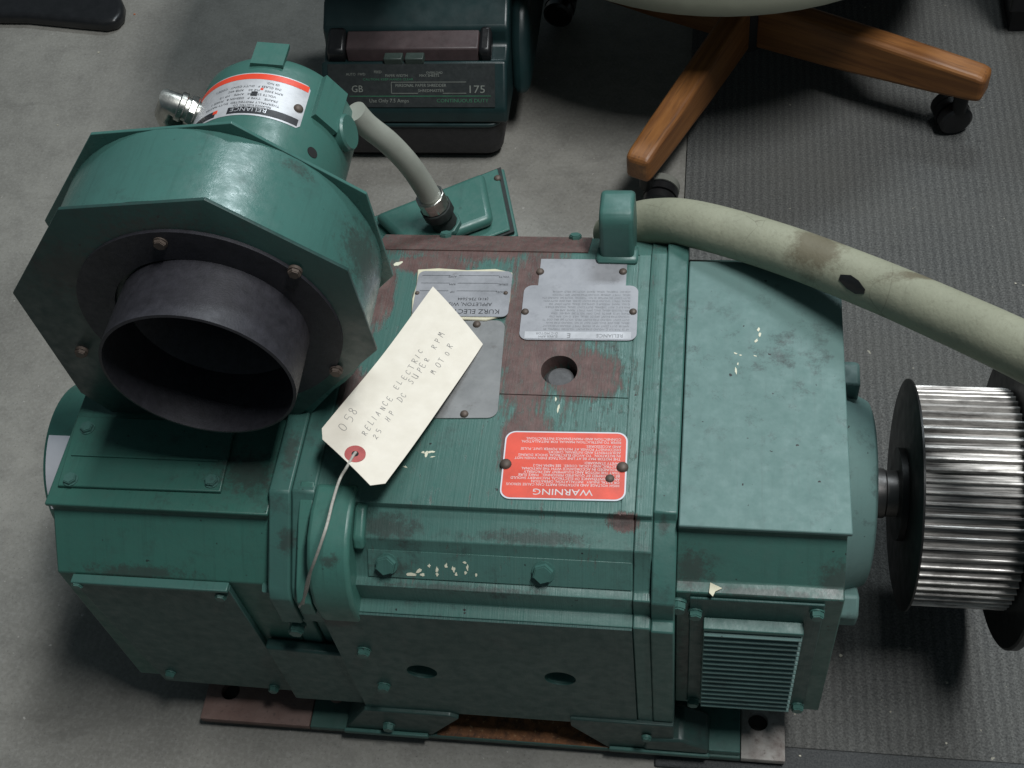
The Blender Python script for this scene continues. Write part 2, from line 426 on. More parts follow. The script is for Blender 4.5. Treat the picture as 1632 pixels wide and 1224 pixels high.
def text_mesh(lines, mat, name='lettering'):
    """lines: (string, x, y, height, align, x-stretch) laid flat in local XY, joined in one mesh"""
    V, Fc = [], []
    for st, x, y, hgt, al, xs in lines:
        cu = bpy.data.curves.new('t', 'FONT'); cu.body = st; cu.size = hgt*1.38; cu.align_x = al; cu.resolution_u = 2
        o = bpy.data.objects.new('t', cu); COL.objects.link(o)
        bpy.context.view_layer.update()
        me = bpy.data.meshes.new_from_object(o.evaluated_get(bpy.context.evaluated_depsgraph_get()))
        k = len(V); V += [(v.co.x*xs+x, v.co.y+y, 0) for v in me.vertices]; Fc += [tuple(i+k for i in p.vertices) for p in me.polygons]
        bpy.data.objects.remove(o); bpy.data.curves.remove(cu); bpy.data.meshes.remove(me)
    me = bpy.data.meshes.new(name); me.from_pydata(V, [], Fc); me.update(); me.materials.append(MAT[mat]); return me
def put(name, me, M, parent):
    o = bpy.data.objects.new(name, me); COL.objects.link(o); o.matrix_basis = M; o.parent = parent
    o.matrix_parent_inverse = world(parent).inverted(); return o
def frameM(o, ex, ey):
    ex = Vector(ex).normalized(); ey = Vector(ey); ey = (ey-ex*ey.dot(ex)).normalized(); ez = ex.cross(ey)
    return Matrix.Translation(Vector(o)) @ Matrix((ex, ey, ez)).transposed().to_4x4()

# ------------------------------------------------------------------ setting: floor and carpet
def struct(o): o['kind'] = 'structure'; return o
fl = MB(); N = 40
struct(obj('concrete_floor', MB().box(-6, 6, -4, 8, -.05, 0), 'concrete', smooth=0))
cp = struct(obj('carpet', MB().box(.128, 4, -.186, 6, .0002, .005), 'carpet', smooth=0))
obj('edge_binding', MB().box(.124, 4, -.216, -.1862, .0002, .0062), 'carpet_binding', cp, bevel=.002)

# ------------------------------------------------------------------ mounting rail under the motor
rail = thing('mounting_rail', (-.05, -.16, 0), 'long flat steel rail on the floor under the front feet of the green motor', 'rail')
obj('bar', MB().box(-.356, .252, -.206, -.10, .0052, .0125), 'rail_dark', rail, bevel=.001)
r1 = obj('rusty_end', MB().box(-.357, -.237, -.2075, -.10, .0127, .0215), 'rust_plate', rail, bevel=.001)
r1['label'] = 'reddish brown bare end of the rail'
cut(r1, [MB().revolve([(0, .010), (.02, .010)], 'z', (-.331, -.175, .006), 24)])
r2 = obj('painted_middle', MB().box(-.2363, .2083, -.2075, -.10, .0127, .0205), 'rail_green', rail, bevel=.001)
r3 = obj('rust_patch', MB().box(-.100, .083, -.2065, -.12, .0207, .0212), 'bare_rust', rail); r3['label'] = 'orange rust on the bare rail between the feet'
r4 = obj('pale_end', MB().box(.209, .2525, -.2075, -.10, .0127, .0215), 'pale_plate', rail, bevel=.001)
r4['label'] = 'whitish scuffed end of the rail'
cut(r4, [MB().revolve([(0, .010), (.02, .010)], 'z', (.226, -.168, .006), 24)])

# ------------------------------------------------------------------ electric motor
mot = thing('electric_motor', (-.05, 0, .02), 'large worn green industrial electric motor with a blower and toothed pulley', 'motor')
H = .371
# laminated frame: cross-section in (y, z)
front = [(-.137, .371), (-.1375, .3643), (-.1618, .3543), (-.1661, .3426), (-.1821, .3235), (-.1898, .3215), (-.190, .2967), (-.2012, .2937)]
rearp = [(.2, .10), (.2, .335), (.190, .346), (.1475, .371)]
body = [(-.2012, .070)]+[(.2, .070)]+rearp[1:]+front
fr = obj('frame', MB().prism(body, 'x', -.1655, .1075), 'green_frame', mot, bevel=.0012)
cut(fr, [MB().revolve([(0, .0165), (.03, .0165)], 'z', (.032, .008, .352), 40),
         MB().box(-.03, .0950, -.0207, -.0195, .3698, .39), MB().box(.0951, .0963, -.20, .1475, .3695, .39),
         MB().revolve([(0, .0145), (.05, .0145)], 'y', (un(673, 1067, 'y', -.2012).x, -.21, un(673, 1067, 'y', -.2012).z), 32),
         MB().revolve([(0, .0145), (.05, .0145)], 'y', (un(893, 1078, 'y', -.2012).x, -.21, un(893, 1078, 'y', -.2012).z), 32)])
obj('hole_plug', MB().revolve([(0, .0128), (.005, .0128), (.0075, .0105), (.008, .006)], 'z', (.032, .008, .3525), 24), 'plug', mot)
obj('hole_floor', MB().revolve([(0, .0163), (.0006, .0163)], 'z', (.032, .008, .3522), 32), 'gasket', mot)
obj('rear_strip', MB().prism([(.1490, .3715), (.1900, .3475), (.1885, .3455), (.1485, .3690)], 'x', -.163, .047), 'green_strip', mot)
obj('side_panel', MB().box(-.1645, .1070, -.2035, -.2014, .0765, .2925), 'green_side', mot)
# the same openings in the side panel
sp_ = [o for o in mot.children if o.name == 'side_panel'][0]
cut(sp_, [MB().revolve([(0, .0145), (.03, .0145)], 'y', (un(673, 1067, 'y', -.2012).x, -.215, un(673, 1067, 'y', -.2012).z), 32),
          MB().revolve([(0, .0145), (.03, .0145)], 'y', (un(893, 1078, 'y', -.2012).x, -.215, un(893, 1078, 'y', -.2012).z), 32)])
# tie bar that carries the pole bolts, with its raised ends
obj('pole_bar', MB().prism([(-.1668, .3440), (-.1828, .3249), (-.1815, .3226), (-.1655, .3415)], 'x', -.118, .1065), 'green_frame', mot, bevel=.0006)
for px, py in ((615, 895), (865, 906)):
    p = un(px, py, 'y', -.1752); bolt((p.x, -.1752, .3350), (0, -.77, .64), mot, .0105, .009, spin=.3)
# clamp rings at the drive side
def grow(pts, d):
    return [(y-(d if y < 0 else -d), z+(d if z > .2 else 0)) for y, z in pts]
obj('clamp_ring', MB().prism(grow(body, .0012), 'x', .1077, .1225), 'green_frame', mot, bevel=.0012)
ring = [(-.203, .092), (.203, .092), (.203, .335), (.16, .372), (-.134, .372), (-.1375, .3635), (-.166, .350), (-.1935, .3235), (-.1945, .297), (-.2045, .294)]
obj('clamp_ring', MB().prism(ring, 'x', .1227, .1425), 'green', mot, bevel=.0015)
bolt((.1345, .180, .3655), (0, .4, .9), mot, .008, .007)
# left bracket rings
lb = [(-.186, .10), (.19, .10), (.19, .33), (.13, .3725), (-.131, .3725), (-.1375, .366), (-.1955, .318), (-.2015, .308), (-.2015, .262), (-.186, .258)]
obj('bracket_ring', MB().prism(lb, 'x', -.2065, -.187), 'green', mot, bevel=.0018)
obj('bracket_ring', MB().prism([(y*.985, z-.0015 if z > .2 else z) for y, z in lb], 'x', -.1868, -.1657), 'green', mot, bevel=.0018)
obj('bracket_step', MB().prism([(-.120, .3735), (-.152, .3560), (-.197, .3235), (-.2055, .312), (-.2055, .290), (-.18, .29), (-.12, .36)], 'x', -.1800, -.1670), 'green_lug', mot, bevel=.0015)
b = bolt((-.2085, -.187, .300), (-1, 0, 0), mot, .008, .010)
b = bolt((-.197, -.1955, .246), (0, -1, 0), mot, .0085, .012)
# lifting lugs
lug = [(-.118, .360), (-.122, .3745), (-.150, .3745), (-.172, .368), (-.189, .354), (-.201, .334), (-.2068, .312), (-.2060, .288), (-.200, .262), (-.188, .252), (-.178, .30)]
obj('lifting_lug', MB().prism(lug, 'x', -.1655, -.1285), 'green_lug', mot, bevel=.004, seg=3)
obj('lug_rib', MB().prism([(-.130, .366), (-.142, .3715), (-.166, .3605), (-.172, .350), (-.160, .345)], 'x', -.1285, -.1185), 'green_lug', mot, bevel=.003, seg=3)
rl = [(.138, .355), (.1395, .380), (.1415, .412), (.1450, .421), (.152, .4255), (.178, .4255), (.188, .416), (.198, .34)]
obj('lifting_lug', MB().prism(rl, 'x', .0595, .0915), 'green', mot, bevel=.0048, seg=3)
obj('lug_weld', MB().prism([(.1335, .3712), (.1385, .3765), (.150, .3765), (.16, .37)], 'x', .0555, .0955), 'green', mot, bevel=.003)
# rear top bolts
for px in (918, 712):
    p = un(px, 372, 'z', .349); bolt((p.x, .186, .3475), (0, .45, .9), mot, .0075, .008)
# front side: lower plate, bolts and feet
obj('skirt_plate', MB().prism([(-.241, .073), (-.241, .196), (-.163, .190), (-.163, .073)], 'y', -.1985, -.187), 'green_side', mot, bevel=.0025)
for (px, py, y) in ((580, 1036, -.2035), (612, 1092, -.2035)):
    p = un(px, py, 'y', y); bolt(p, (0, -1, 0), mot, .0075, .008)
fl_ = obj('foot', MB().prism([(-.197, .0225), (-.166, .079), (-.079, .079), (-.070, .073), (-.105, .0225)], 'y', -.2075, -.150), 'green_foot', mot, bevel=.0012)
obj('foot_lip', MB().box(-.197, -.108, -.2120, -.2077, .0215, .0285), 'green', fl_, bevel=.0012)
p = un(620, 1155, 'y', -.2077); bolt(p, (0, -1, 0), fl_, .0070, .008)
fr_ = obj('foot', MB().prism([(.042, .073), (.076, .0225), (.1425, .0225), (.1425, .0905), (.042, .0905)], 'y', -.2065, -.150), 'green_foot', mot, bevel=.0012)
obj('foot_lip', MB().box(.078, .178, -.2110, -.2067, .0215, .0285), 'green', fr_, bevel=.0012)
obj('foot_boss', MB().prism([(.112, .030), (.116, .055), (.150, .060), (.176, .042), (.178, .029)], 'y', -.2090, -.170), 'green_foot', fr_, bevel=.003)
p = un(1030, 1176, 'y', -.2092); bolt(p, (0, -1, 0), fr_, .0055, .004)
obj('foot_pad', MB().box(.1428, .2080, -.2050, -.12, .0207, .0300), 'green', fr_, bevel=.001)
p = un(538, 1108, 'z', .021); obj('anchor_bolt', MB().revolve([(0, .009), (.010, .009), (.012, .007)], 'z', (p.x, p.y, .0208), 20), 'rust_plate', mot)

# drive-end housing: cover sheet on top, sloped shoulder, ledge, louvred side
dr = [(-.1825, .096), (.17, .096), (.17, .34), (.141, .3665), (-.1430, .3665), (-.1435, .3595), (-.1718, .3286), (-.1821, .3264)]
obj('drive_end_housing', MB().prism(dr, 'x', .1427, .2785), 'green_shoulder', mot, bevel=.0012)
obj('top_cover', MB().prism([(.1435, -.1455), (.2815, -.1455), (.2815, .1405), (.1435, .1405)], 'z', .3668, .3715), 'green_drive', mot, bevel=.0012)
obj('rear_cover_flange', MB().prism([(.1435, .1410), (.2815, .1410), (.2815, .160), (.1435, .152)], 'z', .3520, .3560), 'green_drive', mot, bevel=.001)
# louvre
lv = thing
q0, q1 = un(1098, 966, 'y', -.1835), un(1316, 972, 'y', -.1835)
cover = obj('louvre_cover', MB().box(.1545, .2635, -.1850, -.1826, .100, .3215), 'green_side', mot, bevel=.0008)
gx0, gx1, gz0, gz1 = .1665, .2490, .121, .2890
bx = MB()
bx.box(gx0, gx0+.0025, -.1940, -.1851, gz0, gz1-.0042); bx.box(gx1-.0025, gx1, -.1940, -.1851, gz0, gz1-.0042)
bx.prism([(-.1955, gz1-.006), (-.1950, gz1-.002), (-.1851, gz1), (-.1851, gz1-.0041), (-.194, gz1-.0050)], 'x', gx0, gx1); bx.box(gx0+.003, gx1-.003, -.1950, -.1851, gz0, gz0+.003)
hood = obj('louvre_hood', bx, 'green', cover, bevel=.0006)
obj('hood_back', MB().box(gx0+.003, gx1-.003, -.1862, -.1852, gz0+.003, gz1-.004), 'gasket', cover)
nsl = 17
sm = MB().prism([(-.0050, -.0006), (-.0066, -.0016), (-.0066, -.0030), (.0055, .0006), (.0055, .0018)], 'x', gx0+.0008, gx1-.0008).mesh('slat', 'green_drive', 0)
for i in range(nsl):
    z = gz1-.0090-(gz1-gz0-.0145)*i/(nsl-1)
    put('slat', sm, Matrix.Translation((0, -.1908, z)), cover)
for px, py in ((1108, 975), (1302, 976)):
    p = un(px, py, 'y', -.1852); bolt(p, (0, -1, 0), cover, .0068, .008)
bolt((.2575, -.1852, .112), (0, -1, 0), cover, .0068, .008)
bolt((.1600, -.1852, .108), (0, -1, 0), cover, .0068, .008)
bolt((.1447, -.1835, .3085), (0, -1, 0), mot, .0085, .010)
# end shield, bearing cap, shaft
es = MB().revolve([(0, .116), (.007, .115), (.010, .100), (.030, .0925), (.0375, .0885), (.040, .082), (.0405, .05)], 'x', (.2795, 0, .198), 64)
esh = obj('end_shield', es, 'green_drive', mot, bevel=.001)
obj('shield_lug', MB().prism([(.055, .262), (.085, .262), (.096, .280), (.080, .300), (.055, .298)], 'x', .285, .305), 'green_drive', mot, bevel=.003)
obj('shield_lug', MB().prism([(-.118, .148), (-.088, .140), (-.086, .172), (-.105, .185), (-.12, .17)], 'x', .285, .310), 'green_drive', mot, bevel=.003)
obj('shaft', MB().revolve([(0, .024), (.024, .024), (.0255, .0225), (.052, .0225)], 'x', (.311, 0, .198), 40), 'shaft_steel', mot)
# toothed pulley
pul = obj('pulley', MB().revolve([(0, .100), (.0890, .100)], 'x', (.3565, 0, .198), 100), 'groove_steel', mot)
pul['label'] = 'bare steel toothed belt pulley with black side flanges'
NT_ = 64; pt = 2*PI/NT_
tm = MB().prism([(-.0021, .0985), (.0021, .0985), (.0013, .1044), (.0007, .1053), (-.0007, .1053), (-.0013, .1044)], 'x', .3572, .4450).mesh('tooth', 'tooth_steel', 0)
for i in range(NT_):
    put('tooth', tm, Matrix.Translation((0, 0, .198)) @ Matrix.Rotation(i*pt+.03, 4, 'X'), pul)
obj('flange', MB().revolve([(0, .1075), (.0012, .1115), (.0030, .1115), (.0036, .1075)], 'x', (.3530, 0, .198), 96), 'black_steel', pul)
obj('flange', MB().revolve([(0, .140), (.0015, .142), (.008, .142), (.010, .138)], 'x', (.4465, 0, .198), 96), 'black_steel', pul)
obj('hub', MB().revolve([(0, .045), (.006, .045)], 'x', (.3468, 0, .198), 48), 'black_steel', pul)

# fan-end housing (left)
fe = [(-.1855, .080), (.186, .080), (.186, .30), (.146, .3555), (-.1448, .3555), (-.1452, .3479), (-.1853, .3040)]
obj('fan_end_housing', MB().prism(fe, 'x', -.4095, -.2067), 'green_fan', mot, bevel=.0015)
obj('top_sheet', MB().box(-.4118, -.2069, -.1475, .147, .3557, .3600), 'green_fan', mot, bevel=.0012)
ac = obj('access_cover', MB().prism([(-.4035, -.1305), (-.2525, -.1290), (-.2565, -.0560), (-.4090, -.0560)], 'z', .3602, .3640), 'green_fan', mot, bevel=.001)
for px, py in ((140, 683), (113, 765), (338, 768)):
    p = un(px, py, 'z', .364); bolt(p, (0, 0, 1), ac, .0072, .006)
obj('cover_batten', MB().box(-.400, -.262, -.0995, -.0975, .3641, .3658), 'green_fan', ac)
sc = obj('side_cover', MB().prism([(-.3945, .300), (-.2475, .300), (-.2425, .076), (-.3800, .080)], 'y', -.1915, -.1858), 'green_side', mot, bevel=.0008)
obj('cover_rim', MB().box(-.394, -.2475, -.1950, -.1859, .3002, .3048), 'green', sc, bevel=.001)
for px, py in ((125, 928), (353, 947), (272, 1072), (437, 1095)):
    p = un(px, py, 'y', -.1916); bolt(p, (0, -1, 0), sc, .0062, .007)
# round end cap with a metal label wrapped round it
obj('round_end_cap', MB().revolve([(.0, .082), (-.074, .082), (-.0765, .081), (-.078, .078), (-.0785, .04)], 'x', (-.4115, 0, .198), 64), 'green_fan', mot)
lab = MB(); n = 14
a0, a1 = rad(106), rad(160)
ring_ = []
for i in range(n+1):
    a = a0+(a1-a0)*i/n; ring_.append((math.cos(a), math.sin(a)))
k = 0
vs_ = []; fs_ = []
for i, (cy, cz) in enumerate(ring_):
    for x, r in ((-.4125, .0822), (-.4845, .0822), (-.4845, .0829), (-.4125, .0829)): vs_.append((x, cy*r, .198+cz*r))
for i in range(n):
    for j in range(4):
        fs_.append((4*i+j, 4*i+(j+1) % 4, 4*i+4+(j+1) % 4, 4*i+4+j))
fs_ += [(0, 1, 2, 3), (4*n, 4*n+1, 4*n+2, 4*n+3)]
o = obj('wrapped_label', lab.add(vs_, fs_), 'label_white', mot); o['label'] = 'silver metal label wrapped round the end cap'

# ------------------------------------------------------------------ blower on top of the fan-end housing
BC = (-.2335, .506)
def plate_poly(dx=0, dz=0):
    return [(-.399, .534), (-.319, .633), (-.201, .645), (-.110, .570), (-.106, .471), (-.196, .372), (-.376, .365), (-.395, .395)]
sc_out = []
for i in range(0, 33):
    t = rad(-50+ (180+50)*i/32); r = .1265+.019*max(0, (t-rad(20)))/PI
    sc_out.append((BC[0]-.004+r*math.cos(t), BC[1]+r*math.sin(t)))
sc_out += [(-.383, .44), (-.378, .366), (-.19, .366)]
bh = obj('blower_housing', MB().prism(sc_out, 'y', -.0478, .0288), 'green_blower', mot, smooth=40)
bh['label'] = 'snail-shaped sheet metal blower housing with many-sided end plates'
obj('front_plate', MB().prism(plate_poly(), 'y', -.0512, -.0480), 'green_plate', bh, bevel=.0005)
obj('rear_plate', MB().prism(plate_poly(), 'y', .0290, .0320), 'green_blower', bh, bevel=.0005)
cut(bh.children[0], [MB().revolve([(-.02, .070), (.03, .070)], 'y', (BC[0], -.05, BC[1]), 64)])
cut(bh, [MB().revolve([(-.02, .070), (.055, .070)], 'y', (BC[0], -.05, BC[1]), 64)])
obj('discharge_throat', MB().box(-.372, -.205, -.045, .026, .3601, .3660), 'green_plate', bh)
# inlet flange, collar, inner ring (venturi)
obj('inlet_flange', MB().revolve([(0, .108), (-.0032, .108), (-.0032, .0775), (0, .0775)], 'y', (BC[0]-.004, -.0514, BC[1]), 80, closed=True), 'inlet_black', bh)
obj('inlet_collar', MB().revolve([(0, .0770), (-.058, .0780), (-.0585, .0755), (0, .0742)], 'y', (BC[0], -.0514, BC[1]), 80, closed=True), 'inlet_black', bh)
obj('inlet_cone', MB().revolve([(0, .0735), (.020, .056), (.034, .051), (.034, .048), (.018, .053), (-.002, .0715)], 'y', (BC[0], -.0514, BC[1]), 64, closed=True), 'inlet_black', bh)
wh = MB().revolve([(0, .062), (.003, .062)], 'y', (BC[0], .012, BC[1]), 40)
wheel = obj('fan_wheel', wh, 'black_steel', bh)
bl = MB().box(.040, .058, -.012, .011, -.0006, .0006).mesh('fan_blade', 'black_steel', 0)
for i in range(24):
    put('fan_blade', bl, Matrix.Translation((BC[0], 0, BC[1])) @ Matrix.Rotation(i*PI/12, 4, 'Y') @ Matrix.Rotation(.4, 4, 'Z'), bh)
for px, py in ((256, 386), (470, 432), (536, 590), (130, 560)):
    p = un(px, py, 'y', -.0546); bolt(p, (0, -1, 0), bh, .0060, .0055, mat='rivet')
# blower motor
MC = (-.2325, .505)
bmo = obj('blower_motor', MB().revolve([(.0322, .0690), (.045, .0712), (.178, .0712), (.186, .0706), (.192, .0670), (.194, .055)], 'y', (MC[0], 0, MC[1]), 72), 'green_motor', mot)
bmo['label'] = 'small round green motor behind the blower housing'
def onmotor(ang, y, r=.0712):
    a = rad(ang); return Vector((MC[0]+r*math.cos(a), y, MC[1]+r*math.sin(a))), Vector((math.cos(a), 0, math.sin(a)))
# tab folded on the rim
p, nn = onmotor(84, .186)
tb = MB().box(-.0145, .0145, -.010, .018, -.001, .0028)
put('rim_tab', tb.mesh('rim_tab', 'green_motor', 0), frameM(p, (nn.z, 0, -nn.x), (0, 1, 0)), bmo)
# seam step on the right
p, nn = onmotor(34, .155)
put('terminal_cover', MB().box(-.013, .013, -.020, .030, -.002, .0050).mesh('terminal_cover', 'green_motor', 0), frameM(p, (nn.z, 0, -nn.x), (0, 1, 0)), bmo)
p, nn = onmotor(14, .150)
put('side_boss', MB().revolve([(-.004, .0165), (.006, .0165), (.008, .015)], 'z', (0, 0, 0), 28).mesh('side_boss', 'green_motor'), frameM(p, (0, 1, 0), (0, 0, 1)) if False else Matrix.Translation(p) @ nn.to_track_quat('Z', 'Y').to_matrix().to_4x4(), bmo)
p, nn = onmotor(36, .100)
put('drain_hole', MB().revolve([(-.001, .0052), (.0004, .0052)], 'z', (0, 0, 0), 20).mesh('drain_hole', 'dark_hole'), Matrix.Translation(p) @ nn.to_track_quat('Z', 'Y').to_matrix().to_4x4(), bmo)
# curved nameplate
def curved(a0, a1, y0, y1, r0, r1, n=20, corner=0.):
    mb = MB(); vs_ = []; fs_ = []
    for i in range(n+1):
        a = rad(a0+(a1-a0)*i/n); c_, s_ = math.cos(a), math.sin(a)
        dl = min(abs(a-rad(a0)), abs(a-rad(a1)))*r1
        ins = corner-math.sqrt(max(0, corner**2-(corner-dl)**2)) if dl < corner else 0
        for y, r in ((y0+ins, r0), (y1-ins, r0), (y1-ins, r1), (y0+ins, r1)): vs_.append((MC[0]+r*c_, y, MC[1]+r*s_))
    for i in range(n):
        for j in range(4): fs_.append((4*i+j, 4*i+(j+1) % 4, 4*i+4+(j+1) % 4, 4*i+4+j))
    fs_ += [(0, 1, 2, 3), (4*n, 4*n+1, 4*n+2, 4*n+3)]
    return mb.add(vs_, fs_)
NA0, NA1, NY0, NY1 = 50, 146, .114, .167
npl = obj('nameplate', curved(NA0, NA1, NY0, NY1, .0709, .0716, 40, .004), 'bright_nameplate', bmo)
npl['label'] = 'shiny curved metal nameplate with a red edge, upside down'
obj('red_band', curved(NA0+1.2, NA1-.5, NY1-.0080, NY1-.0012, .0716, .0718, 30), 'label_red', bmo)
obj('black_band', curved(NA0+2.2, NA0+52, NY0+.0020, NY0+.0100, .0716, .07175, 30), 'lettering_black', bmo)
obj('black_band', curved(NA0+62, NA1-1, NY0+.0020, NY0+.0100, .0716, .07175, 20), 'lettering_black', bmo)
obj('red_mark', curved(NA0+60.5, NA0+64, NY0+.0060, NY0+.0100, .0716, .0719, 6), 'label_red', bmo)
obj('black_square', curved(NA0+34, NA0+38.5, NY0+.0235, NY0+.0290, .0716, .0718, 6), 'lettering_black', bmo)
obj('red_mark', curved(NA0+31, NA0+33, NY0+.0315, NY0+.0340, .0716, .0718, 4), 'label_red', bmo)
def wraptext(lines, mat, name='lettering'):
    """text on the drum: local x runs along the arc (reads upside down from the camera side)"""
    me = text_mesh(lines, mat, name)
    for v in me.vertices:
        a = rad(NA0+2)+v.co.x/.0719; y = NY0+.0022+v.co.y
        # reads from behind: top of the letters toward the blower
        v.co = (MC[0]+.0719*math.cos(a), y, MC[1]+.0719*math.sin(a))
    o = link(name, me, bmo); return o
arc = lambda d: rad(d)*.0719
# reading direction from the far side: x grows with the angle, letters' top toward -Y
def wtext(st, ang, ytop, h, mat, xs=1.):
    me = text_mesh([(st, 0, 0, h, 'LEFT', xs)], mat)
    for v in me.vertices:
        a = rad(NA0+ang)+v.co.x/.0719; y = NY0+ytop-v.co.y
        v.co = (MC[0]+.0719*math.cos(a), y, MC[1]+.0719*math.sin(a))
    me.flip_normals() if hasattr(me, 'flip_normals') else None
    link('lettering', me, bmo)
wtext('RELIANCE', 24, .0092, .0050, 'lettering_silver', 1.05)
wtext('RELIANCE ELECTRIC CO.', 22, .0128, .0022, 'lettering_black', 1.)
for i, st in enumerate(('THERMALLY PROTECTED  DUTY MASTER', 'FRAME   TYPE P   DESIGN B   PHASE 3', 'VOLTS 230/460   AMPS    HP 1/3  ', 'RPM 3450    HZ 60    AMB 40C', 'INS CLASS F   DUTY CONT   CODE L', 'ID NO.')):
    wtext(st, 17+(i % 3)*2, .0168+.0050*i, .0024, 'lettering_dark', 1.15)
p, nn = onmotor(NA0+4.5, NY0+.022, .0718); rivet(p, nn, bmo, .0044)
# elbow fitting on the left
p0, nn = onmotor(146, .150, .070)
e0 = p0; e1 = p0+nn*.016; e2 = p0+nn*.027+Vector((0, .002, -.003)); e3 = e2+Vector((-.006, .0, -.012)); e4 = e3+Vector((0, 0, -.02))
obj('elbow_fitting', MB().tube([e0, e1, e2, e3, e4], [.0115, .0115, .0125, .0125, .0120], 20), 'bright_zinc', bmo)
obj('fitting_nut', MB().tube([p0+nn*.003, p0+nn*.010], [.0145, .0145], 8), 'bright_zinc', bmo, bevel=.001)
obj('fitting_collar', MB().tube([e1-nn*.003, e1+nn*.003], .0138, 20), 'bright_zinc', bmo, bevel=.001)
# conduit from the small motor down to the terminal box
c0 = un(565, 178, 'y', .185); 
pts = [c0, un(585, 200, 'y', .188), un(620, 228, 'y', .195), un(652, 262, 'y', .203), un(676, 297, 'y', .209), un(690, 322, 'y', .211)]
def smoothpath(P, n=8):
    P = [Vector(p) for p in P]; out = []
    for i in range(len(P)-1):
        p0_, p1_, p2_, p3_ = P[max(i-1, 0)], P[i], P[i+1], P[min(i+2, len(P)-1)]
        for j in range(n):
            t = j/n
            out.append(.5*((2*p1_)+(p2_-p0_)*t+(2*p0_-5*p1_+4*p2_-p3_)*t*t+(3*p1_-p0_-3*p2_+p3_)*t**3))
    out.append(P[-1]); return out
obj('conduit', MB().tube(smoothpath(pts), .0112, 20), 'conduit', mot)
d = (pts[-1]-pts[-2]).normalized(); e = pts[-1]
obj('conduit_nut', MB().tube([e-d*.010, e+d*.006], .0152, 10), 'bright_zinc', mot, bevel=.001)
obj('conduit_hub', MB().tube([e+d*.0065, e+d*.018, e+d*.0185, e+d*.034], [.0165, .0165, .0125, .0140], 12), 'gasket', mot, bevel=.001)
obj('conduit_locknut', MB().tube([e+d*.034, e+d*.040], .017, 8), 'green', mot, bevel=.001)
# terminal box behind the frame
tz = .318
jb = [un(u, v, 'z', tz) for u, v in ((560, 362), (800, 268), (822, 372), (640, 440))]
poly = [(p.x, p.y) for p in jb]
obj('terminal_box', MB().prism(poly, 'z', .18, tz), 'green', mot, bevel=.004, seg=3)
tb_ = [o for o in mot.children if o.name == 'terminal_box'][0]
cx_ = sum(p[0] for p in poly)/4; cy_ = sum(p[1] for p in poly)/4
sh = lambda k: [(cx_+(x-cx_)*k, cy_+(y-cy_)*k) for x, y in poly]
obj('box_gasket', MB().prism(sh(.985), 'z', tz+.0002, tz+.003), 'gasket', tb_)
obj('box_rim', MB().prism(sh(1.03), 'z', tz-.012, tz-.002), 'green', tb_, bevel=.002)
obj('box_lid', MB().prism(sh(.93), 'z', tz+.0032, tz+.006), 'green_motor', tb_, bevel=.002)
obj('lid_dome', MB().prism(sh(.72), 'z', tz+.0062, tz+.020), 'green_motor', tb_, bevel=.012, seg=4)
for px, py in ((793, 284), (775, 330)):
    p = un(px, py, 'z', tz+.006); rivet(p, (0, 0, 1), tb_, .004)

# ------------------------------------------------------------------ nameplates and lettering on the frame top (they read upside down from here)
def nameplate(corners, name, mat, z0, th, rnd, label):
    """corners as seen: rear-left, rear-right, front-right, front-left pixels"""
    P = [un(u, v, 'z', z0) for u, v in corners]
    c = sum(P, Vector())/4; ex = ((P[1]-P[0])+(P[2]-P[3])).normalized(); ey = Vector((-ex.y, ex.x, 0))
    w_ = ((P[1]-P[0]).length+(P[2]-P[3]).length)/2; h_ = (abs((P[0]-P[3]).dot(ey))+abs((P[1]-P[2]).dot(ey)))/2
    M = frameM((c.x, c.y, z0), ex, ey)
    mb = MB().prism(rrect(w_, h_, rnd), 'z', 0, th)
    o = put(name, mb.mesh(name, mat), M, mot); o['label'] = label
    # lettering frame: turned half round, just proud of the plate
    L = frameM((c.x, c.y, z0+th+.00012), -ex, -ey)
    return o, L, w_, h_
# maker's plate
o, L, w_, h_ = nameplate(((835, 455), (1017, 457), (1015, 543), (828, 543)), 'rating_plate', 'nameplate_metal', H+.0004, .0010, .008, 'grey metal rating plate with dense faint engraving')
lines = []
rnd_words = ['DC MOTOR', 'TYPE T', 'FRAME', 'HP 25', 'RPM 1750/2300', 'VOLTS 240', 'AMPS 88', 'FIELD', 'OHMS 25C', 'WOUND STAB SHUNT', 'INS F', 'DUTY CONT', 'AMB 40C', 'ENCL DPFV', 'ID NO.', 'SERIAL', 'BRG DE', 'BRG ODE', 'PWR SUP C', 'THERMAL']
for r_ in range(13):
    y = h_/2-.0135-r_*(h_-.0165)/13
    st = '  '.join(random.sample(rnd_words, 7))[:58]; lines.append((st, -w_/2+.007, y, .0023, 'LEFT', .80))
put('lettering', text_mesh(lines, 'lettering_faint'), L, o)
put('title_band', MB().prism([(-w_/2+.005, h_/2-.0095), (w_/2-.005, h_/2-.0095), (w_/2-.005, h_/2-.0015), (-w_/2+.005, h_/2-.0015)], 'z', -.0001, .00006).mesh('title_band', 'pale_band', 0), L, o)
put('title', text_mesh([('RELIANCE', -w_/2+.012, h_/2-.0068, .0040, 'LEFT', 1.0), ('E', 0.006, h_/2-.0075, .0055, 'LEFT', 1), ('SUPER RPM', .018, h_/2-.0050, .0026, 'LEFT', 1), ('D-C MOTOR', .018, h_/2-.0085, .0026, 'LEFT', 1)], 'lettering_faint'), Matrix.Translation((0, 0, .0002)) @ L, o)
for px, py in ((837, 497), (1009, 497)): rivet(un(px, py, 'z', H+.0014), (0, 0, 1), o, .0036)
o2, L, w_, h_ = nameplate(((863, 413), (1000, 414), (997, 460), (857, 458)), 'blank_plate', 'nameplate_metal', H+.00005, .0003, .0006, 'blank square-cornered grey plate behind the rating plate')
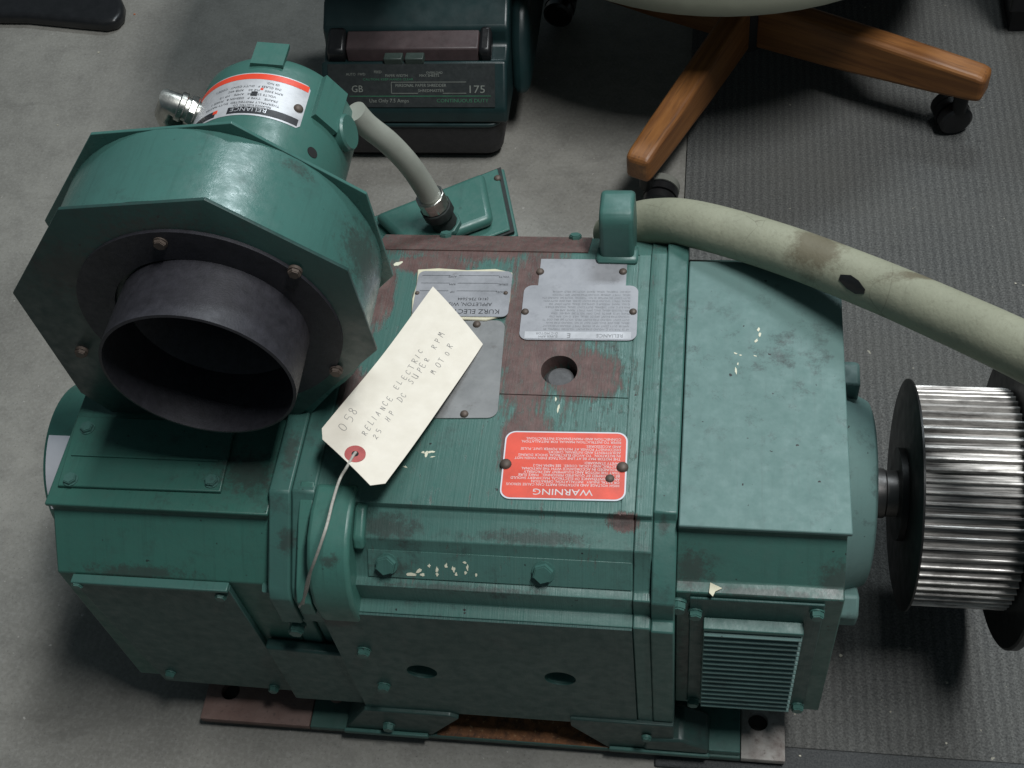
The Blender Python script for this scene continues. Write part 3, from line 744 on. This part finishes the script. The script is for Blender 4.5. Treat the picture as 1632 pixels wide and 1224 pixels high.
for px, py in ((861, 433), (993, 433)): rivet(un(px, py, 'z', H+.0006), (0, 0, 1), o2, .0038)
o3, L, w_, h_ = nameplate(((692, 514), (808, 510), (790, 668), (678, 666)), 'connection_plate', 'dull_nameplate', H+.0003, .0009, .009, 'dull grey plate half hidden under the paper tag')
for px, py in ((760, 517), (740, 660)): rivet(un(px, py, 'z', H+.0013), (0, 0, 1), o3, .0038)
# service shop plate on a blob of cream adhesive
o4, L, w_, h_ = nameplate(((668, 433), (817, 433), (810, 506), (656, 504)), 'service_plate', 'nameplate_metal', H+.0030, .0008, .006, 'thin silver service plate stuck on with cream adhesive')
glue = []
P4 = [un(u, v, 'z', H+.001) for u, v in ((666, 431), (700, 429), (745, 432), (790, 430), (817, 436), (813, 480), (808, 503), (775, 512), (730, 510), (690, 508), (656, 506), (657, 478), (664, 455))]
glue = [(p.x, p.y) for p in P4]
obj('adhesive', MB().prism(glue, 'z', H+.0002, H+.0029), 'cream', o4, bevel=.001)
put('lettering', text_mesh([('KURZ ELECTRIC', -w_/2+.008, h_/2-.0085, .0056, 'LEFT', 1.0), ('APPLETON, WIS.', -w_/2+.016, h_/2-.0165, .0042, 'LEFT', 1.0), ('(414) 734-5644', -w_/2+.020, h_/2-.0225, .0034, 'LEFT', 1.0),
     ('MODEL', -w_/2+.003, h_/2-.0305, .0024, 'LEFT', 1), ('HP', .008, h_/2-.0305, .0024, 'LEFT', 1), ('SERIAL', -w_/2+.003, h_/2-.0400, .0024, 'LEFT', 1), ('RPM', .008, h_/2-.0400, .0024, 'LEFT', 1), ('VOLTS', -w_/2+.003, h_/2-.0495, .0024, 'LEFT', 1), ('AMPS', .008, h_/2-.0495, .0024, 'LEFT', 1)], 'lettering_black'), L, o4)
rules = MB()
for dy in (.0308, .0403, .0498):
    rules.box(-w_/2+.013, .006, h_/2-dy-.0002, h_/2-dy+.0002, 0, .00005); rules.box(.014, w_/2-.004, h_/2-dy-.0002, h_/2-dy+.0002, 0, .00005)
put('ruled_lines', rules.mesh('ruled_lines', 'lettering_dark', 0), L, o4)
for px, py in ((806, 467), (665, 467)): 
    rv = rivet(un(px, py, 'z', H+.0038), (0, 0, 1), o4, .0022)
# warning plate
o5, L, w_, h_ = nameplate(((808, 687), (1001, 691), (997, 799), (794, 796)), 'warning_plate', 'label_white', H+.0004, .0009, .009, 'red warning plate with white lettering, upside down')
put('red_field', MB().prism(rrect(w_-.0026, h_-.0026, .008), 'z', -.0004, .00005).mesh('red_field', 'warning_red', 0), L, o5)
L2 = Matrix.Translation((0, 0, .0001)) @ L
wl = [('WARNING', 0, h_/2-.0102, .0062, 'CENTER', 1.22)]
body_t = ['HIGH VOLTAGE AND ROTATING PARTS CAN CAUSE SERIOUS', 'OR FATAL INJURY.  INSTALLATION, OPERATION', 'AND MAINTENANCE OF ELECTRICAL MACHINERY SHOULD',
  'BE PERFORMED BY QUALIFIED PERSONNEL.  MAKE SURE', 'THAT THE MOTOR AND EQUIPMENT ARE PROPERLY', 'GROUNDED IN ACCORDANCE WITH THE NATIONAL', 'ELECTRIC AND LOCAL CODES.  SEE NEMA MG-2',
  'SAFETY STANDARD.', '', 'THE MOTOR MAY BE AT LINE VOLTAGE EVEN WHEN NOT', 'IN ROTATION.  TO AVOID ELECTRICAL SHOCK DURING', 'ADJUSTMENTS AND INTERNAL CHECKS,', 'DISCONNECT POWER AT MOTOR POWER UNIT, PULSE', 'AND ACCESSORIES.', '', 'REFER TO INSTRUCTION MANUAL FOR INSTALLATION,', 'CONNECTION AND MAINTENANCE INSTRUCTIONS.']
y = h_/2-.0148
step = (h_-.0172)/16.2
for st in body_t:
    if st: wl.append((st, -w_/2+.0055, y-.0008, .00255, 'LEFT', .97))
    y -= step*(1 if st else .35)
put('lettering', text_mesh(wl, 'lettering_white'), L2, o5)
for px, py in ((806, 740), (992, 745)): rivet(un(px, py, 'z', H+.0013), (0, 0, 1), o5, .0052)
rivet(un(972, 763, 'z', H+.0011), (0, 0, 1), o5, .0040)

# ------------------------------------------------------------------ chipped paint showing cream filler
def chip(poly_px, plane, name='paint_chip', mat='chip', th=.0005):
    ax, val = plane; P = [un(u, v, ax, val) for u, v in poly_px]
    if ax == 'z': mb = MB().prism([(p.x, p.y) for p in P], 'z', val-.0003, val+th)
    else: mb = MB().prism([(p.x, p.z) for p in P], 'y', val+.0003, val-th)
    return obj(name, mb, mat, mot, smooth=0)
def scr(pts, wd, plane, **k):
    """jagged sliver along a pixel polyline"""
    L_, R_ = [], []
    fine_ = []
    for i in range(len(pts)-1):
        for j in range(4):
            t = j/4; fine_.append((pts[i][0]+(pts[i+1][0]-pts[i][0])*t+random.uniform(-.7, .7), pts[i][1]+(pts[i+1][1]-pts[i][1])*t+random.uniform(-.7, .7)))
    pts = fine_+[pts[-1]]
    for i, (u, v) in enumerate(pts):
        a = pts[max(i-1, 0)]; b_ = pts[min(i+1, len(pts)-1)]
        dx, dy = b_[0]-a[0], b_[1]-a[1]; q = math.hypot(dx, dy) or 1
        ww = wd*(.15+random.random()*.75)*(.45 if i in (0, len(pts)-1) else 1)
        L_.append((u-dy/q*ww, v+dx/q*ww)); R_.append((u+dy/q*ww, v-dx/q*ww))
    chip(L_+R_[::-1], plane, **k)
top = ('z', H+.0002); dtop = ('z', .3717)
def flake(cu, cv, a, b_, ang, hit, nrm_):
    """one flaked spot: ragged outline round pixel (cu, cv), half sizes a x b, projected on the surface by hit(u, v)"""
    n = 11; ca, sa = math.cos(rad(ang)), math.sin(rad(ang)); P = []
    for k in range(n):
        t = 2*PI*k/n; r = random.uniform(.45, 1.1); x, y = a*r*math.cos(t), b_*r*math.sin(t)
        P.append(hit(cu+x*ca-y*sa, cv+x*sa+y*ca))
    obj('paint_chip', MB().add(P+[p-nrm_*.0006 for p in P], [tuple(range(n)), tuple(range(2*n-1, n-1, -1))]+[(i, (i+1) % n, n+(i+1) % n, n+i) for i in range(n)]), 'chip', mot, smooth=0)
zt = Vector((0, 0, 1))
for f_ in ((634, 420, 10, 3, -28), (679, 724, 4, 6, 10), (688, 720, 7, 2.2, -8), (689, 728, 6, 1.6, -8), (674, 721, 4, 2, 0), (646, 744, 5, 1.6, 20), (890, 650, 2.2, 8, 8), (886, 636, 1.5, 4, 0)):
    flake(*f_, lambda u, v: un(u, v, 'z', H+.0003), zt)
for f_ in ((1209, 526, 2.4, 4, 0), (1211, 534, 2.2, 5, 10), (1205, 543, 4.5, 2, -40), (1172, 563, 4, 1.4, 10), (1180, 566, 2.5, 1.2, 0), (1203, 567, 3, 1.2, 15), (1173, 590, 2, 7, -6), (1176, 580, 1.5, 3, 0)):
    flake(*f_, lambda u, v: un(u, v, 'z', .3718), zt)
nb_ = Vector((0, -.766, .642)); p0_ = Vector((0, -.1668, .3440))+nb_*.0004
def onbar(u, v):
    D = fw+rt2*((u-816)/F_PX)-up2*((v-612)/F_PX); return CAM+D*((p0_-CAM).dot(nb_)/D.dot(nb_))
for f_ in ((656, 916, 11, 3, 4), (668, 910, 6, 3, -35), (672, 916, 5, 3, 0), (684, 902, 2.5, 3, 0), (696, 908, 2.6, 6, 5), (697, 916, 3, 3.5, 0), (711, 902, 2.6, 5, -8), (723, 908, 3.2, 6, -15), (727, 915, 2.5, 4, 0), (741, 897, 4.5, 2.5, 20), (745, 905, 2.4, 6, 0), (742, 913, 2.4, 3, 0), (759, 917, 3, 3, 0)):
    flake(*f_, onbar, nb_)
# loose flake on the drive-end ledge
fp = [un(u, v, 'z', .3283) for u, v in ((1132, 929), (1151, 938), (1140, 943), (1136, 951), (1130, 945))]
obj('paint_flake', MB().prism([(p.x, p.y) for p in fp], 'z', .3278, .3290), 'cream', mot, smooth=0)

# ------------------------------------------------------------------ paper tag with string
tg = thing('paper_tag', un(640, 620, 'z', .39), 'cream paper tag with handwriting and a red eyelet lying on the motor', 'tag')
A, B, Cc = un(690, 457, 'z', .3790), un(770, 545, 'z', .3765), un(514, 692, 'z', .413)
nT = (B-A).cross(Cc-A).normalized(); nT = nT if nT.z > 0 else -nT
def ont(u, v, off=0.):
    D = fw+rt2*((u-816)/F_PX)-up2*((v-612)/F_PX); return CAM+D*((A-CAM).dot(nT)/D.dot(nT))+nT*off
outl = [ont(u, v) for u, v in ((690, 457), (770, 545), (614, 773), (590, 778), (514, 702), (513, 683))]
ey_ = (A-outl[5]).normalized(); ex_ = ey_.cross(nT).normalized()      # local: +y toward the far end, +x to the right
O_ = outl[5]
loc = lambda p: ((p-O_).dot(ex_), (p-O_).dot(ey_))
poly = [loc(p) for p in outl]
hp = loc(ont(566, 728))
Wt = max(p[0] for p in poly); Lt = max(p[1] for p in poly)
def bend(x, y):   # the card sags a little along its length
    t = y/Lt; return -.0048*math.sin(PI*t)+.0016*math.sin(3.2*x/Wt)+.004*max(0, t-.72)**2*12*(x/Wt)+.0006*math.sin(9*t+4*x/Wt)
def tagpt(x, y, off=0.): return O_+ex_*x+ey_*y+nT*(bend(x, y)+off)
bm = bmesh.new(); fv = [bm.verts.new((x, y, 0)) for x, y in poly]; bm.faces.new(fv)
for i in range(1, 24):
    bmesh.ops.bisect_plane(bm, geom=bm.verts[:]+bm.edges[:]+bm.faces[:], plane_co=(0, Lt*i/24, 0), plane_no=(0, 1, 0))
for i in range(1, 6):
    bmesh.ops.bisect_plane(bm, geom=bm.verts[:]+bm.edges[:]+bm.faces[:], plane_co=(Wt*i/6, 0, 0), plane_no=(1, 0, 0))
for v in bm.verts: v.co = tagpt(v.co.x, v.co.y)
me = bpy.data.meshes.new('card'); bm.to_mesh(me); bm.free(); me.materials.append(MAT['tag_card'])
co_ = link('card', me, tg); sd = co_.modifiers.new('thick', 'SOLIDIFY'); sd.thickness = .0005; sd.offset = 0
ce = tagpt(*hp)
def disc_on_tag(r0, r1, z0, z1, mat, name):
    mb = MB(); n = 28; vs_ = []
    for z, r in ((z0, r0), (z1, r0), (z1, r1), (z0, r1)):
        for j in range(n):
            a = 2*PI*j/n; vs_.append(ce+ex_*r*math.cos(a)+ey_*r*math.sin(a)+nT*z)
    fs_ = [(k*n+j, k*n+(j+1) % n, ((k+1) % 4)*n+(j+1) % n, ((k+1) % 4)*n+j) for k in range(4) for j in range(n)]
    return obj(name, mb.add(vs_, fs_), mat, tg)
disc_on_tag(.0030, .0088, .0002, .0010, 'eyelet_red', 'eyelet')
disc_on_tag(.00005, .0030, .0002, .0006, 'dark_hole', 'eyelet_hole')
# string
sp0 = ce+nT*.002
sp = smoothpath([ce-nT*.004+ey_*.001, sp0, un(553, 744, 'z', sp0.z-.001), un(541, 765, 'z', .408), un(530, 800, 'y', -.166), un(520, 840, 'y', -.196), un(503, 890, 'y', -.2120), un(490, 925, 'y', -.214), un(483, 962, 'y', -.2080)], 6)
obj('string', MB().tube(sp, .00125, 8), 'string', tg)
obj('string_end', MB().tube(smoothpath([sp[-14], un(497, 905, 'y', -.2135), un(488, 945, 'y', -.211), un(477, 967, 'y', -.2070)], 6), .0010, 8), 'string', tg)
# pencil handwriting: stroke letters on a 4 x 6 grid
ST = {'0': [[(2,0),(.6,.8),(.3,3),(1,5.4),(2.4,6),(3.6,5),(3.8,2.6),(3,.5),(2,0)]], '5': [[(3.6,6),(1,6),(.8,3.6),(2.6,3.7),(3.5,2.4),(2.8,.6),(.8,0)]],
 '8': [[(3.2,5.2),(2,6),(.9,5),(1.4,3.8),(3,2.6),(3.2,1),(2,0),(.8,1),(1.4,2.6),(3,4),(3.2,5.2)]], '2': [[(.5,4.8),(1.6,6),(3,5.4),(3,4),(.4,.3),(1.4,.6),(3.8,0)]],
 'R': [[(.8,0),(1,6)],[(.2,5.4),(2.6,6),(3.6,5),(2.8,3.6),(1,3)],[(1.4,3),(3.8,0)]], 'E': [[(3.4,6),(.9,5.8),(.6,0),(3.4,.2)],[(.8,3),(2.8,3.2)]],
 'L': [[(1,6),(.6,0),(3.2,.4)]], 'I': [[(2.2,6),(1.8,0)]], 'A': [[(.2,0),(2,6),(3.6,0)],[(.8,2),(3.2,2.2)]], 'N': [[(.4,0),(.8,6),(3.2,0),(3.6,6)]],
 'C': [[(3.5,5),(2.4,6),(.8,4.6),(.5,1.6),(1.6,.1),(3.4,.9)]], 'T': [[(.3,6),(3.8,6)],[(2.2,6),(1.8,0)]], 'S': [[(3.4,5.3),(2.2,6),(1,5),(1.6,3.6),(3,2.4),(2.8,.6),(1.2,0),(.3,.8)]],
 'U': [[(.6,6),(.5,1.4),(1.6,0),(3,.8),(3.5,6)],[(3.5,6),(3.4,0)]], 'P': [[(.7,0),(1,6)],[(.6,5.8),(2.8,6),(3.5,4.7),(2.6,3.2),(.9,2.8)]], 'M': [[(.2,0),(.9,6),(2,2.6),(3.2,6),(3.9,0)]],
 'O': [[(2,0),(.5,1.4),(.6,4.4),(2,6),(3.5,4.6),(3.4,1.4),(2,0)]], 'D': [[(.8,0),(.9,6)],[(.3,5.9),(2.6,5.4),(3.6,3),(2.8,.8),(.6,0)]], 'H': [[(.6,0),(.9,6)],[(3.2,0),(3.5,6)],[(.7,3),(3.4,3.3)]]}
hw = MB(); rr = random.Random(3)
def write(st, u0, v0, u1, v1, hpx, xs=1.):
    """baseline from pixel (u0,v0) to (u1,v1) on the tag; letters rise to the left of the writing direction"""
    a, b_ = ont(u0, v0), ont(u1, v1); dirn = (b_-a); n = len(st); adv = dirn.length/max(n-.35, 1); dirn.normalize(); upv = nT.cross(dirn).normalized()
    hh = hpx/6
    for i, ch in enumerate(st):
        if ch not in ST: continue
        s_ = hh*(1+rr.uniform(-.18, .15)); o_ = a+dirn*(adv*(i+rr.uniform(-.12, .12)))+upv*rr.uniform(-.0009, .0009); sl = rr.uniform(.08, .38); wk = min(adv*.82/4, s_*1.1)*xs
        for k_ in ST[ch]:
            P = smoothpath([(x*wk+y*s_*sl, y*s_+rr.uniform(-.00006, .00006), 0) for x, y in k_], 4) if len(k_) > 3 else [Vector((x*wk+y*s_*sl, y*s_, 0)) for x, y in k_]
            Q = []
            for p in P:
                q = o_+dirn*p.x+upv*p.y; x, y = loc(q); Q.append(tagpt(x, y, .00042))
            for j in range(len(Q)-1):
                t = (Q[j+1]-Q[j]); 
                if t.length < 1e-6: continue
                t.normalize(); wv_ = nT.cross(t)*.00021; e_ = t*.0002
                hw.add([Q[j]-wv_-e_, Q[j]+wv_-e_, Q[j+1]+wv_+e_, Q[j+1]-wv_+e_], [(0, 1, 2, 3)])
write('058', 549, 690, 574, 652, .0088)
write('RELIANCE ELECTRIC', 582, 698, 676, 556, .0052)
write('25 HP DC SUPER RPM', 600, 701, 709, 531, .0052)
write('MOTOR', 693, 594, 724, 549, .0050)
me = bpy.data.meshes.new('handwriting'); me.from_pydata(hw.v, [], hw.f); me.materials.append(MAT['pencil']); link('handwriting', me, tg)

# ------------------------------------------------------------------ hose
hp_ = [un(u, v, 'z', z) for z, u, v in ((.305, 978, 374), (.338, 1002, 362), (.362, 1045, 353), (.385, 1110, 358), (.400, 1240, 395), (.420, 1390, 452), (.445, 1520, 508), (.470, 1632, 560), (.49, 1760, 625), (.47, 1900, 700))]
ho = obj('hose', MB().tube(smoothpath(hp_, 10), [.0225]*91, 36), 'hose')
tag(ho, 'thick stained cream hose curving behind the motor over its corner', 'hose')
# torn black tape on the hose
def onhose(i, ang, r):
    P = smoothpath(hp_, 10); t = (P[i+1]-P[i-1]).normalized(); vv = (CAM-P[i]); vv = (vv-t*vv.dot(t)).normalized(); s_ = t.cross(vv)
    return P[i]+(vv*math.cos(ang)+s_*math.sin(ang))*r
cols = [(48, .12, .34), (49, .00, .55), (50, .08, .62), (51, .30, .48)]
vs_ = []; nk = 5
for i, a, b_ in cols:
    for r in (.0226, .0231):
        for j in range(nk): vs_.append(onhose(i, a+(b_-a)*j/(nk-1), r))
fs_ = []
for i in range(len(cols)-1):
    for j in range(nk-1):
        k = i*2*nk+j; fs_.append((k+nk, k+nk+1, k+3*nk+1, k+3*nk)); fs_.append((k, k+2*nk, k+2*nk+1, k+1))
    k = i*2*nk; fs_.append((k, k+nk, k+3*nk, k+2*nk)); k += nk-1; fs_.append((k, k+2*nk, k+3*nk, k+nk))
obj('tape_patch', MB().add(vs_, fs_), 'black_plastic', ho)

# ------------------------------------------------------------------ swivel chair with an oak base
ch = thing('swivel_chair', (.20, .85, .005), 'low swivel chair with oak legs on black casters and a round beige seat', 'chair')
hub = Vector((.205, .845, 0))
obj('hub', MB().revolve([(.06, .030), (.145, .030), (.15, .024), (.24, .024)], 'z', hub, 32), 'black_steel', ch)
tips = [(.066, .535), (.519, .698), (.335, 1.16), (-.085, .972)]
for i, (tx, ty) in enumerate(tips):
    dv = Vector((tx-hub.x, ty-hub.y, 0)); L_ = dv.length; a = math.atan2(dv.y, dv.x)
    sec = lambda x, wv, z0, z1: [(x, -wv, z0), (x, wv, z0), (x, wv, z1), (x, -wv, z1)]
    st_ = [(.020, .0165, .062, .138), (L_*.45, .0172, .066, .132), (L_*.8, .0178, .074, .125), (L_-.012, .0175, .079, .121), (L_, .0165, .081, .118)]
    vs_ = [p for s_ in st_ for p in sec(*s_)]; fs_ = [(0, 1, 2, 3), tuple(4*(len(st_)-1)+k for k in (3, 2, 1, 0))]
    for k in range(len(st_)-1):
        for j in range(4): fs_.append((4*k+j, 4*k+(j+1) % 4, 4*k+4+(j+1) % 4, 4*k+4+j))
    me = MB().add(vs_, fs_).mesh('leg', 'oak', 0)
    o = put('leg', me, Matrix.Translation((hub.x, hub.y, 0)) @ Matrix.Rotation(a, 4, 'Z'), ch)
    bv = o.modifiers.new('bevel', 'BEVEL'); bv.width = .0065; bv.segments = 3; bv.limit_method = 'ANGLE'; bv.angle_limit = rad(40)
    u = dv.normalized(); cp_ = hub+u*(L_-.028)
    wa = (a+1.9, PI+.25, a+.4, a+.3)[i]
    off = Vector((math.cos(wa-PI/2), math.sin(wa-PI/2), 0))*.012
    fwd = Vector((math.cos(wa), math.sin(wa), 0))*.018
    wc = cp_+fwd+(Vector((.012, .020, 0)) if i == 1 else Vector())
    axd = Vector((-math.sin(wa), math.cos(wa), 0))
    k = MB()
    for s_ in (-1, 1):
        c_ = Vector((wc.x, wc.y, .0288))
        k.tube([c_+axd*s_*.006, c_+axd*s_*.008, c_+axd*s_*.020, c_+axd*s_*.023], [.019, .0225, .0225, .0185], 28)
    cst = obj('caster', k, 'black_plastic', ch)
    obj('caster_hood', MB().tube([Vector((wc.x, wc.y, .0288))-axd*.0055, Vector((wc.x, wc.y, .0288))+axd*.0055], .0236, 28), 'black_plastic', cst)
    obj('caster_stem', MB().tube([(cp_.x, cp_.y, .045), (cp_.x, cp_.y, .083)], .010, 14), 'black_steel', cst)
    if i == 0:
        c_ = Vector((wc.x, wc.y, .0288)); obj('caster_band', MB().tube([c_+axd*.0085, c_+axd*.0195], .0242, 28), 'caster_grey', cst)
obj('seat', MB().revolve([(0, .325), (.012, .345), (.035, .350), (.06, .340), (.075, .30), (.08, .15)], 'z', (.175, .985, .248), 72), 'seat_beige', ch)

# ------------------------------------------------------------------ dark green machine behind the motor
mc = thing('office_machine', (-.24, .78, 0), 'dark green plastic office machine with a slot and printed control panel, behind the motor', 'machine')
def loft(secs, name, mat, parent, bevel=.006):
    n = len(secs[0]); vs_ = [p for s_ in secs for p in s_]; fs_ = [tuple(range(n))[::-1], tuple(range((len(secs)-1)*n, len(secs)*n))]
    for k in range(len(secs)-1):
        for j in range(n): fs_.append((k*n+j, k*n+(j+1) % n, (k+1)*n+(j+1) % n, (k+1)*n+j))
    return obj(name, MB().add(vs_, fs_), mat, parent, bevel=bevel, seg=3)
def rsec(x0, x1, y0, y1, z, r=.02):
    cx, cy = (x0+x1)/2, (y0+y1)/2; return [(cx+x, cy+y, z) for x, y in rrect(x1-x0, y1-y0, r, 4)]
loft([rsec(-.375, -.135, .655, .92, .012), rsec(-.378, -.130, .650, .93, .035), rsec(-.380, -.128, .648, .94, .070)], 'base_tray', 'case_grey', mc, .004)
loft([rsec(-.370, -.142, .665, .90, .0), rsec(-.370, -.142, .665, .90, .012)], 'foot_ring', 'black_rubber', mc, 0)
loft([rsec(-.381, -.127, .645, .95, .0705), rsec(-.381, -.126, .646, .96, .076)], 'seam_lip', 'case_green', mc, .002)
# upper shell: (y, z) profile, wider to the rear
prof = [(.647, .0765), (.650, .098), (.694, .150), (.700, .140), (.728, .150), (.733, .172), (.765, .195), (.90, .215), (.97, .19), (.97, .0765)]
sh_o = obj('upper_shell', MB().prism(prof, 'x', -.381, -.118), 'case_green', mc, bevel=.012, seg=4)
obj('side_bulge', MB().prism([(.70, .0765), (.735, .150), (.77, .180), (.90, .195), (.97, .16), (.97, .0765)], 'x', -.119, -.092), 'case_green', mc, bevel=.014, seg=4)
# control panel lying on the slope
p0_, p1_ = Vector((0, .6515, .1005)), Vector((0, .6925, .1490)); ey2 = (p1_-p0_).normalized(); nP = Vector((1, 0, 0)).cross(ey2)
Lp = (p1_-p0_).length
PM = frameM(Vector((-.252, p0_.y, p0_.z))+nP*.0006, (1, 0, 0), ey2)
pan = put('control_panel', MB().prism([(-.118, .002), (.118, .002), (.118, Lp-.003), (-.118, Lp-.003)], 'z', 0, .0008).mesh('control_panel', 'case_panel', 0), PM, mc)
PL = PM @ Matrix.Translation((0, 0, .0010))
for ln_ in ([('GB', -.085, .0225, .0095, 'LEFT', 1.), ('PERSONAL PAPER SHREDDER', -.022, .0295, .0042, 'LEFT', .95), ('SHREDMASTER', .010, .0225, .0040, 'LEFT', 1.), ('175', .079, .0212, .0105, 'LEFT', 1.2),
    ('Use Only 7.5 Amps', -.060, .0085, .0052, 'LEFT', 1.), ('AUTO  FWD', -.092, .0450, .0036, 'LEFT', 1), ('FEED', -.052, .0480, .0036, 'LEFT', 1), ('PAPER WIDTH', -.036, .0430, .0036, 'LEFT', 1), ('MAX SHEETS', .012, .0430, .0036, 'LEFT', 1), ('OVERLOAD', .022, .0470, .0032, 'LEFT', 1)]):
    put('lettering', text_mesh([ln_], 'lettering_pale'), PL, pan)
bxl = MB()
for x0, x1, y0, y1 in ((-.028, .078, .0355, .0362), (-.028, -.0273, .0205, .0362), (-.028, .010, .0205, .0212), (.045, .078, .0205, .0212)): bxl.box(x0, x1, y0, y1, 0, .0002)
put('printed_frame', bxl.mesh('printed_frame', 'lettering_pale', 0), PL, pan)
put('green_rule', MB().box(-.088, .112, .0165, .0175, 0, .0002).mesh('green_rule', 'lettering_green', 0), PL, pan)
put('green_lettering', text_mesh([('CONTINUOUS DUTY', .036, .0085, .0050, 'LEFT', 1.1), ('CAUTION: KEEP HANDS CLEAR', -.068, .0382, .0032, 'LEFT', 1.15)], 'lettering_green'), PL, pan)
for x0 in (-.037, -.007):
    obj('button', MB().box(-.252+x0, -.252+x0+.026, .689, .703, .146, .1565), 'button', mc, bevel=.0015)
obj('paper_slot', MB().prism([(.7015, .1410), (.7275, .1510), (.7325, .1705), (.7060, .1600)], 'x', -.345, -.158), 'slot_brown', mc, bevel=.002)
obj('slot_cheek', MB().prism([(.6985, .140), (.7285, .150), (.735, .176), (.700, .160)], 'x', -.372, -.3455), 'black_plastic', mc, bevel=.005)
obj('slot_cheek', MB().prism([(.6985, .140), (.7285, .150), (.735, .176), (.700, .160)], 'x', -.1575, -.140), 'black_plastic', mc, bevel=.005)
obj('shade_overhang', MB().prism([(.80, .2025), (.90, .2165), (.97, .195), (1.02, .62), (.62, .62), (.62, .56), (.93, .50)], 'x', -.425, -.13), 'black_plastic', mc, bevel=.008, seg=3)  # unseen overhang, added to cast shadow on the floor behind the small motor

# ------------------------------------------------------------------ black plastic base at the top left, dark box added as shade at the top right
def bslab(px, z1):
    P = [un(u, v, 'z', z1) for u, v in px]; return [(p.x, p.y) for p in P]
pl = bslab(((-260, 22), (40, 24), (120, 32), (165, 36), (184, 32), (194, 20), (196, 4), (190, -10), (170, -22), (-260, -40)), .022)
o = obj('plastic_base', MB().prism(pl, 'z', 0, .022), 'black_plastic', None, bevel=.008, seg=4)
tag(o, 'black plastic base with a rounded corner on the concrete at the upper left', 'base')
cb = thing('shade_box', (.80, 1.1, 0), 'dark box added as shade on the carpet at the upper right corner', 'shade_box')
obj('shade_box_foot', MB().box(.590, 1.2, .925, 1.4, .0052, .05), 'shade_box_dark', cb)
obj('shade_box_body', MB().box(.580, 1.2, .910, 1.4, .0502, .62), 'shade_box_dark', cb, bevel=.003)

# ------------------------------------------------------------------ crumbs on the floor
rr = random.Random(11)
spots_ = [(92, 200, 'tiny white crumb on the concrete left of the blower'), (157, 84, 'pale crumb on the concrete below the black plastic base'), (125, 612, 'long pale crumb on the concrete beside the fan end of the motor'),
  (215, 23, 'tiny orange crumb on the concrete near the black plastic base'), (1340, 1045, 'pale crumb on the carpet between the louvred vent and the pulley shadow'), (1508, 1185, 'pale crumb on the carpet near the lower right corner'),
  (1275, 1205, 'pale crumb on the carpet binding beside the whitish rail end'), (1618, 452, 'pale crumb on the carpet above the hose at the right edge')]
for i, (u, v, lb_) in enumerate(spots_):
    p = un(u, v, 'z', .0); z = .0052 if p.x > .128 and p.y > -.186 else .0002
    if p.y < -.186 and p.x > .13: z = .0064
    p = un(u, v, 'z', z); r = rr.uniform(.0014, .0024); n = 6
    pts = [(p.x+r*rr.uniform(.5, 1.2)*math.cos(2*PI*k/n), p.y+r*rr.uniform(.4, 1.0)*math.sin(2*PI*k/n)) for k in range(n)]
    o = obj('crumb', MB().prism(pts, 'z', z, z+.0010), 'debris_orange' if 'orange' in lb_ else 'debris', None, smooth=0)
    tag(o, lb_, 'crumb', 'crumbs scattered on the floor')
